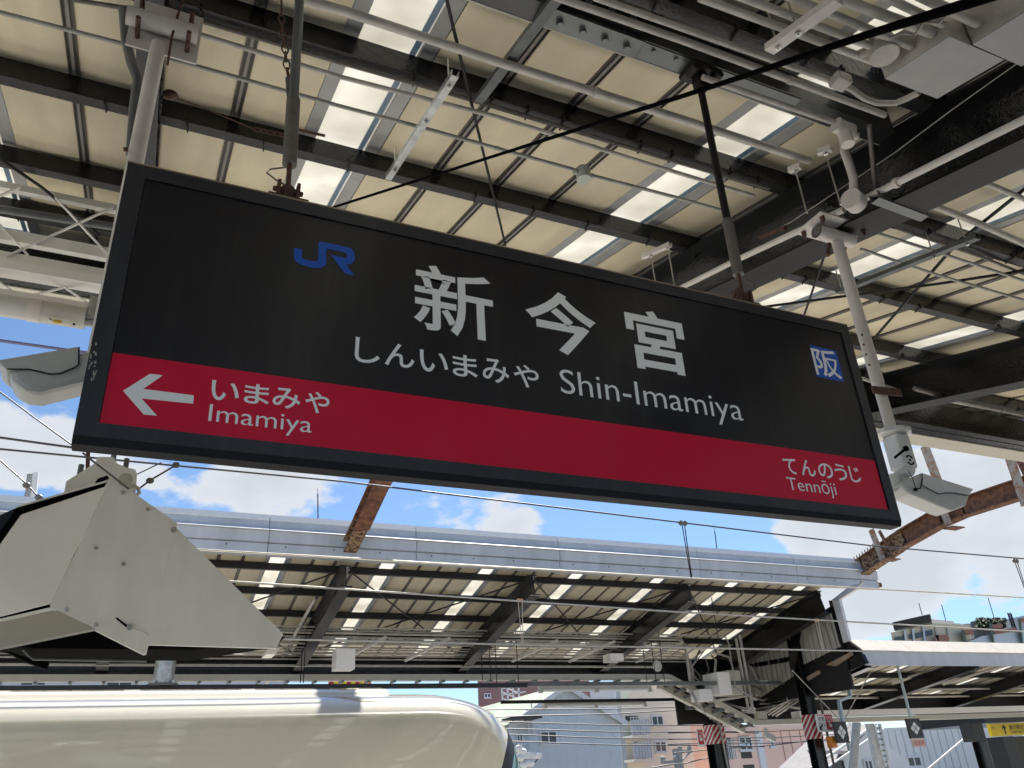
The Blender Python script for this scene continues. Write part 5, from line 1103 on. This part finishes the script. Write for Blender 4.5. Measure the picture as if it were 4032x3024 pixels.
# beige flats
Yb = 48
g, a, b, z_ = building('apartment_block', 'beige apartment block with two stacked balconies', 'building', Yb, 2445, 2775, 2705, 2780, 'b_beige', 12, ((2564,2817,2610,2858),(2577,2918,2622,2962),(2590,3020,2640,3060)))
MB().box(b-4.5, b+.1, Yb+.05, Yb+1, z_, z_+3.4).build('upper_wall', 'b_beige', g)
MB().box(b, b+1.5, Yb+.3, Yb+1, -6, z_+4.2).build('orange_strip', 'b_orange', g); MB().box(b+1.5, b+3.0, Yb+.1, Yb+1, -6, z_+4.0).build('white_strip', 'b_white', g)
for (l, t, r, bt) in ((2462,2820,2520,2898),(2470,2930,2530,2990)):
    p = A(l,t,Yb); q_ = A(r,bt,Yb); MB().box(p.x, q_.x, Yb-.03, Yb-.005, q_.z+.9, p.z).build('recess', 'b_dark', g)
    MB().box(p.x+.5, q_.x-.3, Yb-.06, Yb-.03, q_.z+1.0, p.z-.5).build('balcony_door', 'b_glass', g)
    sl_ = MB().box(p.x-.4, q_.x+.1, Yb-1.2, Yb-.06, q_.z-.15, q_.z).build('balcony', 'b_beige', g)
    ml = MB(); x = p.x-.4
    while x < q_.x+.1: ml.box(x, x+.03, Yb-1.2, Yb-1.17, q_.z, q_.z+1.0); x += .22
    ml.box(p.x-.4, q_.x+.1, Yb-1.21, Yb-1.16, q_.z+1.0, q_.z+1.05); ml.build('railing', 'galv', sl_)
    MB().box(p.x-.35, q_.x+.05, Yb-1.14, Yb-1.12, q_.z+.05, q_.z+.9).build('glass_screen', 'b_house', sl_)
    MB().box(q_.x-.9, q_.x-.2, Yb-.8, Yb-.4, q_.z, q_.z+.7).build('air_conditioner', 'b_white', sl_)
# salmon building
Ys = 40
g, a, b, z_ = building('apartment_block', 'salmon pink building with open stair recess between the striped columns', 'building', Ys, 2835, 2862, 3230, 2865, 'b_salmon', 4, ((3028,2905,3046,2942,0),(2908,2900,2960,2955),))
for (l, t, r, bt) in ((2842,2905,2888,2990),(2905,2898,2962,2985),(2925,3012,2975,3050)):
    p = A(l,t,Ys); q_ = A(r,bt,Ys); MB().box(p.x, q_.x, Ys-.02, Ys-.004, q_.z, p.z).build('recess', 'b_dark', g)
p = A(2842,2905,Ys); q_ = A(2888,2990,Ys)
for k in range(7): MB().box(p.x+.12*k+.05, p.x+.12*k+.09, Ys-.06, Ys-.03, q_.z, q_.z+1.0).build('baluster', 'b_white', g)
p = A(2908,2935,Ys); MB().box(p.x, p.x+.75, Ys-.08, Ys-.03, p.z-.1, p.z+.12).build('blue_panel', 'sig_blue', g)
p = A(2965,2860,Ys); MB().box(p.x, p.x+.42, Ys-.12, Ys-.005, -6, z_-.1).build('corner_pilaster', 'b_house', g)
MB().box(a-.1, b, Ys-.35, Ys-.004, z_-.25, z_-.0).build('cornice', 'b_salmon', g)
for zz in (1.6,-1.4): MB().box(a, b, Ys-.03, Ys-.002, zz, zz+.05).build('floor_joint', 'b_brick', g)
for x_ in (3075,3110,3150,3190): p = A(x_,2900,Ys); MB().box(p.x, p.x+.03, Ys-.03, Ys-.002, -6, z_-.3).build('panel_joint', 'b_brick', g)
# white house with dark roof (right)
Yw = 32
wh = thing('white_house', 'white house with dark grey tiled roof behind the stop marker', 'house', (A(3350,3000,Yw).x, Yw+4, -6))
e0, ap, e1 = A(3190,2970,Yw), A(3355,2885,Yw), A(3430,2950,Yw)
pA = [A(*q_,Yw) for q_ in ((3210,2960),(3400,2858),(3500,2935),(3500,3060),(3230,3060))]
MB().prism([(pA[0].x,Yw,-6),(pA[0].x,Yw,pA[0].z-.8),(pA[1].x,Yw,pA[1].z-.15),(pA[2].x+1,Yw,pA[0].z-.6),(pA[2].x+1,Yw,-6)], (0,2.6,0)).build('wall', 'b_white', wh)
MB().prism([(pA[0].x-.5,Yw-.6,pA[0].z-1.1),(pA[1].x,Yw-.6,pA[1].z-.05),(pA[1].x,Yw+3,pA[1].z-.05),(pA[0].x-.5,Yw+3,pA[0].z-1.1)], (0,0,.12)).build('roof', 'b_roofdark', wh)
rfp = [A(*q_,Yw-1.2) for q_ in ((3195,2975),(3225,2945),(3330,2880),(3352,2900),(3340,2980))]
MB().prism([A(*q_,Yw-1.2+dy) for q_, dy in (((3186,2968),0),((3220,2950),.3),((3355,2856),2.2),((3362,2970),0))], (0,.1,.15)).build('front_roof', 'b_roofdark', wh)
window(wh, Yw, 3400, 2990, 3434, 3040); window(wh, Yw, 3258, 2995, 3322, 3050, 'b_dark')
MB().bar(A(3195,3024,Yw-1.5), A(3450,2850,Yw-1.5), .10, .10).build('verge_flashing', 'b_white', wh)
# white-panelled hall
g, a, b, z_ = building('shop_building', 'white panelled shop building with vertical joints and big wall lettering', 'building', 36, 3440, 2868, 3960, 2872, 'b_white', 3, ((3500,2985,3518,3030),(3570,2978,3625,3020)))
for x_ in range(3470, 3800, 28): p = A(x_,2900,36); MB().box(p.x, p.x+.04, 35.97, 35.998, -6, z_-.1).build('wall_joint', 'b_grey', g)
MB().box(A(3575,2960,36).x, A(3575,2960,36).x+4.2, 34.6, 35.9, A(3600,3000,36).z-1.4, A(3600,3000,36).z-.9).build('entrance_roof', 'b_grey', g)
g2_, a, b, z_ = building('shop_building', 'tall pale shop front with large dark wall letters and a red panel', 'building', 44, 3600, 2800, 4000, 2805, 'b_house', 3)
p = A(3675,2910,43.9); q_ = A(3770,2862,43.9); text_mesh('MAR', p.x, q_.x+.6, p.z, q_.z+.25, 43.9, .02).build('lettering', 'steelgrey', g2_)
p = A(3690,2845,43.9); q_ = A(3765,2825,43.9); MB().box(p.x, q_.x, 43.85, 43.95, p.z, q_.z).build('red_panel', 'red', g2_)
for k in range(6): p = A(3640+22*k,2920,43.7); MB().box(p.x, p.x+.25, 43.4, 43.98, p.z-4, p.z).build('fin', 'b_white', g2_)
# poles, masts, street wires
for lb, x0_, y0_, x1_, y1_, Yv, r_ in (('grey concrete utility pole between stop marker and lattice mast', 3372, 2846, 3355, 3060, 24, .16), ('concrete utility pole with crossarms before the beige flats', 2664, 2948, 2680, 3060, 34, .22), ('leaning grey pole against the white panelled wall', 3425, 2850, 3480, 3060, 22, .13)):
    g = thing('utility_pole', lb, 'pole', (A(x1_,y1_,Yv).x, Yv, -6)); a = A(x0_,y0_,Yv); b = A(x1_,y1_,Yv); MB().tube([(b.x,Yv,-6), (b.x,Yv,b.z), (a.x,Yv,a.z)], r_, 10).build('shaft', 'pole_grey', g)
    if 'crossarms' in lb:
        for (p, q_) in (((2604,3002),(2668,2998)),((2672,2960),(2722,2955))): u = A(*p,Yv-.2); v_ = A(*q_,Yv-.2); MB().bar(u, (v_.x,Yv-.2,u.z), .12, .12, (0,1,0)).ball(u+Vector((.1,0,.15)), .12, 8).ball(Vector((v_.x-.1,Yv-.2,u.z+.15)), .12, 8).build('crossarm', 'pole_grey', g)
        MB().bar(A(2720,2960,Yv-.2), A(2680,3000,Yv-.2), .06, .06, (0,1,0)).build('crossarm_stay', 'pole_grey', g)
ms = thing('lattice_mast', 'galvanised lattice mast right of the concrete pole', 'mast', (A(3480,3060,25).x, 25, -6))
for x_ in (3412, 3462): a = A(x_,2850,25); b = A(x_+40,3060,25); MB().bar((b.x,25,-6), (a.x,25,a.z), .09, .09, (0,1,0)).build('leg', 'galv', ms)
for k in range(9):
    ya, yb3 = 2856+22*k, 2867+22*k; p = A(3412+(ya-2850)*.19,ya,25); q_ = A(3462+(yb3-2850)*.19,yb3,25); r2 = A(3412+(ya+22-2850)*.19,ya+22,25); MB().bar(p, q_, .05, .05, (0,1,0)).bar(q_, r2, .05, .05, (0,1,0)).build('lacing', 'galv', ms)
SWL = ['second street wire from the top, starting over the green roof','fourth street wire from the top, crossing the top of the white-framed window','fifth street wire from the top, crossing the middle of the balconies','lowest street wire across the gabled house','topmost street wire, just under the lower strip lamp','third street wire from the top, sagging past the gable','upper street wire across the salmon building','second street wire across the salmon building','third street wire across the salmon building','short street wire leaving the crossarm pole','lowest street wire across the salmon building']
sw3 = [(((1995,2842),(2720,2856)),30), (((2030,2870),(2740,2882)),30), (((2040,2893),(2745,2910)),30), (((2045,2920),(2760,2935)),30), (((2000,2793),(2720,2782)),30), (((2100,2818),(2700,2795)),31), (((2860,2880),(3210,2870)),30), (((2860,2905),(3210,2895)),30), (((2860,2925),(3210,2918)),30), (((2640,3010),(2760,2990)),30), (((2870,2945),(3200,2915)),30)]
for k, ((p, q_), Yv) in enumerate(sw3):
    a = A(*p,Yv); b = A(*q_,Yv); d_ = (b-a); tag(MB().tube([a-d_*.6, a, a.lerp(b,.5)-Vector((0,0,.05)), b, b+d_*.4], .022, 5).build('street_wire', 'wire'), 'thin dark '+SWL[k], 'wire', 'street wires before the houses')
tf = thing('pole_transformer', 'cluster of white insulators and switch gear beside the train nose', 'transformer', A(2080,2990,30))
a = A(2083,2976,30); MB().box(a.x-.45, a.x+.45, 29.8, 30.2, a.z-.12, a.z+.12).build('switch_box', 'b_white', tf, bevel=.05)
for p in ((2042,2948),(2058,2960),(2110,2975),(2050,2985),(2075,3005),(2090,3005),(2062,3012)): MB().ball(A(*p,29.9), .16, 10, (1,1,.8)).build('insulator', 'paper_white', tf)
MB().tube([A(*p,29.9) for p in ((2045,2955),(2065,2990),(2100,3010),(2120,2985),(2112,2972))], .03, 6).build('jumper_wire', 'steelgrey', tf)
tag(MB().tube([A(2040,2930,30.4), A(2046,3100,30.4)], .15, 8).build('transformer_pole', 'pole_grey'), 'grey pole carrying the white insulator cluster beside the train nose', 'pole')
for lb, pts, Yv in (('white guy rod rising steeply at the lower right', ((3640,3040),(3800,2905)), 24), ('second white guy rod crossing below the stop marker', ((3230,3040),(3480,2870)), 26)):
    tag(MB().tube([A(*p,Yv) for p in pts], .035, 6).build('guy_rod', 'b_white'), lb, 'rod')
# distant hospital-like block on the hill line
Yd = 120
cu_ = C(3300, 2250, 732/2208)
hs = thing('hilltop_building', 'large pale stone building with louvred roof screen on the skyline', 'building', (A(3650,2500,Yd).x, Yd+10, -6))
def dpoly(pts, dep, m, name, par=None, Yv=Yd, th=12): return MB().prism([A(*cu_(*p), Yv+dep) for p in pts], (1.45*th,th,0)).build(name, m, par or hs)
dpoly([(625,728),(1140,615),(1560,640),(1580,1000),(680,1000)], 0, 'b_stone', 'wall')
dpoly([(640,605),(1088,505),(1112,610),(668,700)], -1.0, 'louver', 'roof_screen', th=1)
for k in range(9): u = k/9; dpoly([(644+2.5*k,612+10*k),(1090+2.3*k,512+10.5*k),(1091+2.3*k,515+10.5*k),(645+2.5*k,615+10*k)], -1.25, 'b_dark', 'louvre_blade', th=.2)
for p in ((672,780,730,832),(748,765,805,812),(842,745,887,797),(920,715,1118,775)):
    l, t, r, b_ = p; sl_ = -.22*(r-l)/1; dpoly([(l,t+.10*(r-l)),(r,t-.12*(r-l)),(r+6,b_-.12*(r-l)),(l+6,b_+.10*(r-l))], -.35, 'b_glass', 'window', th=.3)
for p in ((780,700),(875,680),(1000,655)): dpoly([(p[0],p[1]),(p[0]+22,p[1]-5),(p[0]+52,p[1]+260),(p[0]+30,p[1]+260)], -.5, 'b_house', 'pilaster', th=.5)
dpoly([(1105,567),(1365,590),(1370,640),(1110,630)], 4, 'b_grey', 'roof_house', th=6)
dpoly([(1380,615),(1470,620),(1470,650),(1380,645)], 4, 'b_grey', 'roof_house', th=6)
for x_ in (1150,1290): dpoly([(x_,640),(x_+10,642),(x_+50,1000),(x_+40,1000)], -.4, 'b_grey', 'downpipe', th=.3)
dpoly([(1150,755),(1300,755),(1310,775),(1290,850),(1150,850)], -2, 'b_brick', 'porch', th=1.5)
h2 = thing('hilltop_building', 'long low skyline wing with green piers and rooftop garden at the right edge', 'building', (A(3950,2480,Yd).x, Yd+10, -6))
dpoly([(1570,600),(1640,580),(1990,570),(2230,520),(2260,1000),(1560,1000)], 3, 'b_grey', 'wall', h2)
dpoly([(1540,840),(1700,770),(2230,690),(2260,1000),(1540,1000)], -1, 'b_house', 'lower_wall', h2)
dpoly([(1480,620),(1580,620),(1620,800),(1500,820)], 2, 'b_grey', 'wall_return', h2)
for p in ((1455,695,1515,850),(1790,620,1850,850),(2130,560,2195,850),(1150,760,1200,850)):
    l, t, r, b_ = p; dpoly([(l,t),(l+38,t-6),(r+5,b_),(l+55,b_)], -2, 'b_green', 'pier', h2, th=2)
for p in ((1500,695,1600,740),(1830,630,1950,670),(2150,560,2230,600)):
    l, t, r, b_ = p; dpoly([(l,t),(r,t-8),(r+8,b_),(l+8,b_)], -1.5, 'b_brick', 'loggia_frame', h2, th=1)
dpoly([(1850,690),(2120,670),(2130,705),(1860,730)], -1.6, 'b_brick', 'rail_wall', h2, th=1)
# rooftop garden: leaf clumps over the wing
lf_ = MB(); rg2 = random.Random(5)
for k in range(900):
    c_ = A(*cu_(rg2.uniform(1640,1985), rg2.uniform(560,660)), Yd-.5+rg2.uniform(0,4)); s_ = rg2.uniform(.25,.55)
    u = Vector((rg2.uniform(-1,1), rg2.uniform(-1,1), rg2.uniform(-1,1))).normalized(); v_ = u.orthogonal().normalized()
    lf_.add([c_+u*s_, c_+v_*s_, c_-u*s_, c_-v_*s_], [(0,1,2,3)])
tag(lf_.build('rooftop_hedge', 'foliage'), 'dark green rooftop hedge on the skyline wing', 'hedge')
for (x0_, y0_, x1_, y1_) in ((958,378,1000,520),(1228,395,1280,590),(1780,310,1855,560)):
    a = A(*cu_(x0_,y0_),Yd); b = A(*cu_(x1_,y1_),Yd); tag(MB().tube([b, a], .09, 5).build('antenna_mast', 'wire'), 'thin antenna mast %s' % {958:'above the louvred roof screen', 1228:'between the roof screen and the low roof house', 1780:'over the dark rooftop hedge'}[x0_], 'antenna', 'skyline antennas')
an = thing('phone_antenna', 'cluster of short phone antennas on the skyline at the right edge', 'antenna', A(*cu_(2040,560),Yd))
for k in range(4): p = A(*cu_(2012+14*k,490+8*(k % 2)),Yd); MB().tube([p, p-Vector((0,0,3.2))], .13, 6).build('antenna', 'wire', an)
# rooftop phone mast at the left edge
an = thing('phone_antenna', 'small white phone antenna pair standing behind the far eave at the left', 'antenna', A(130,1930,30))
for k, x_ in enumerate((112,120,128,140)): p = A(x_,1862+5*(k < 3),30); q_ = A(x_-6,1930+10*(k == 3),30); MB().tube([p, q_, q_-Vector((0,0,3))], .10 if k == 3 else .05, 6).build('antenna', 'b_white' if k == 3 else 'pole_grey', an)
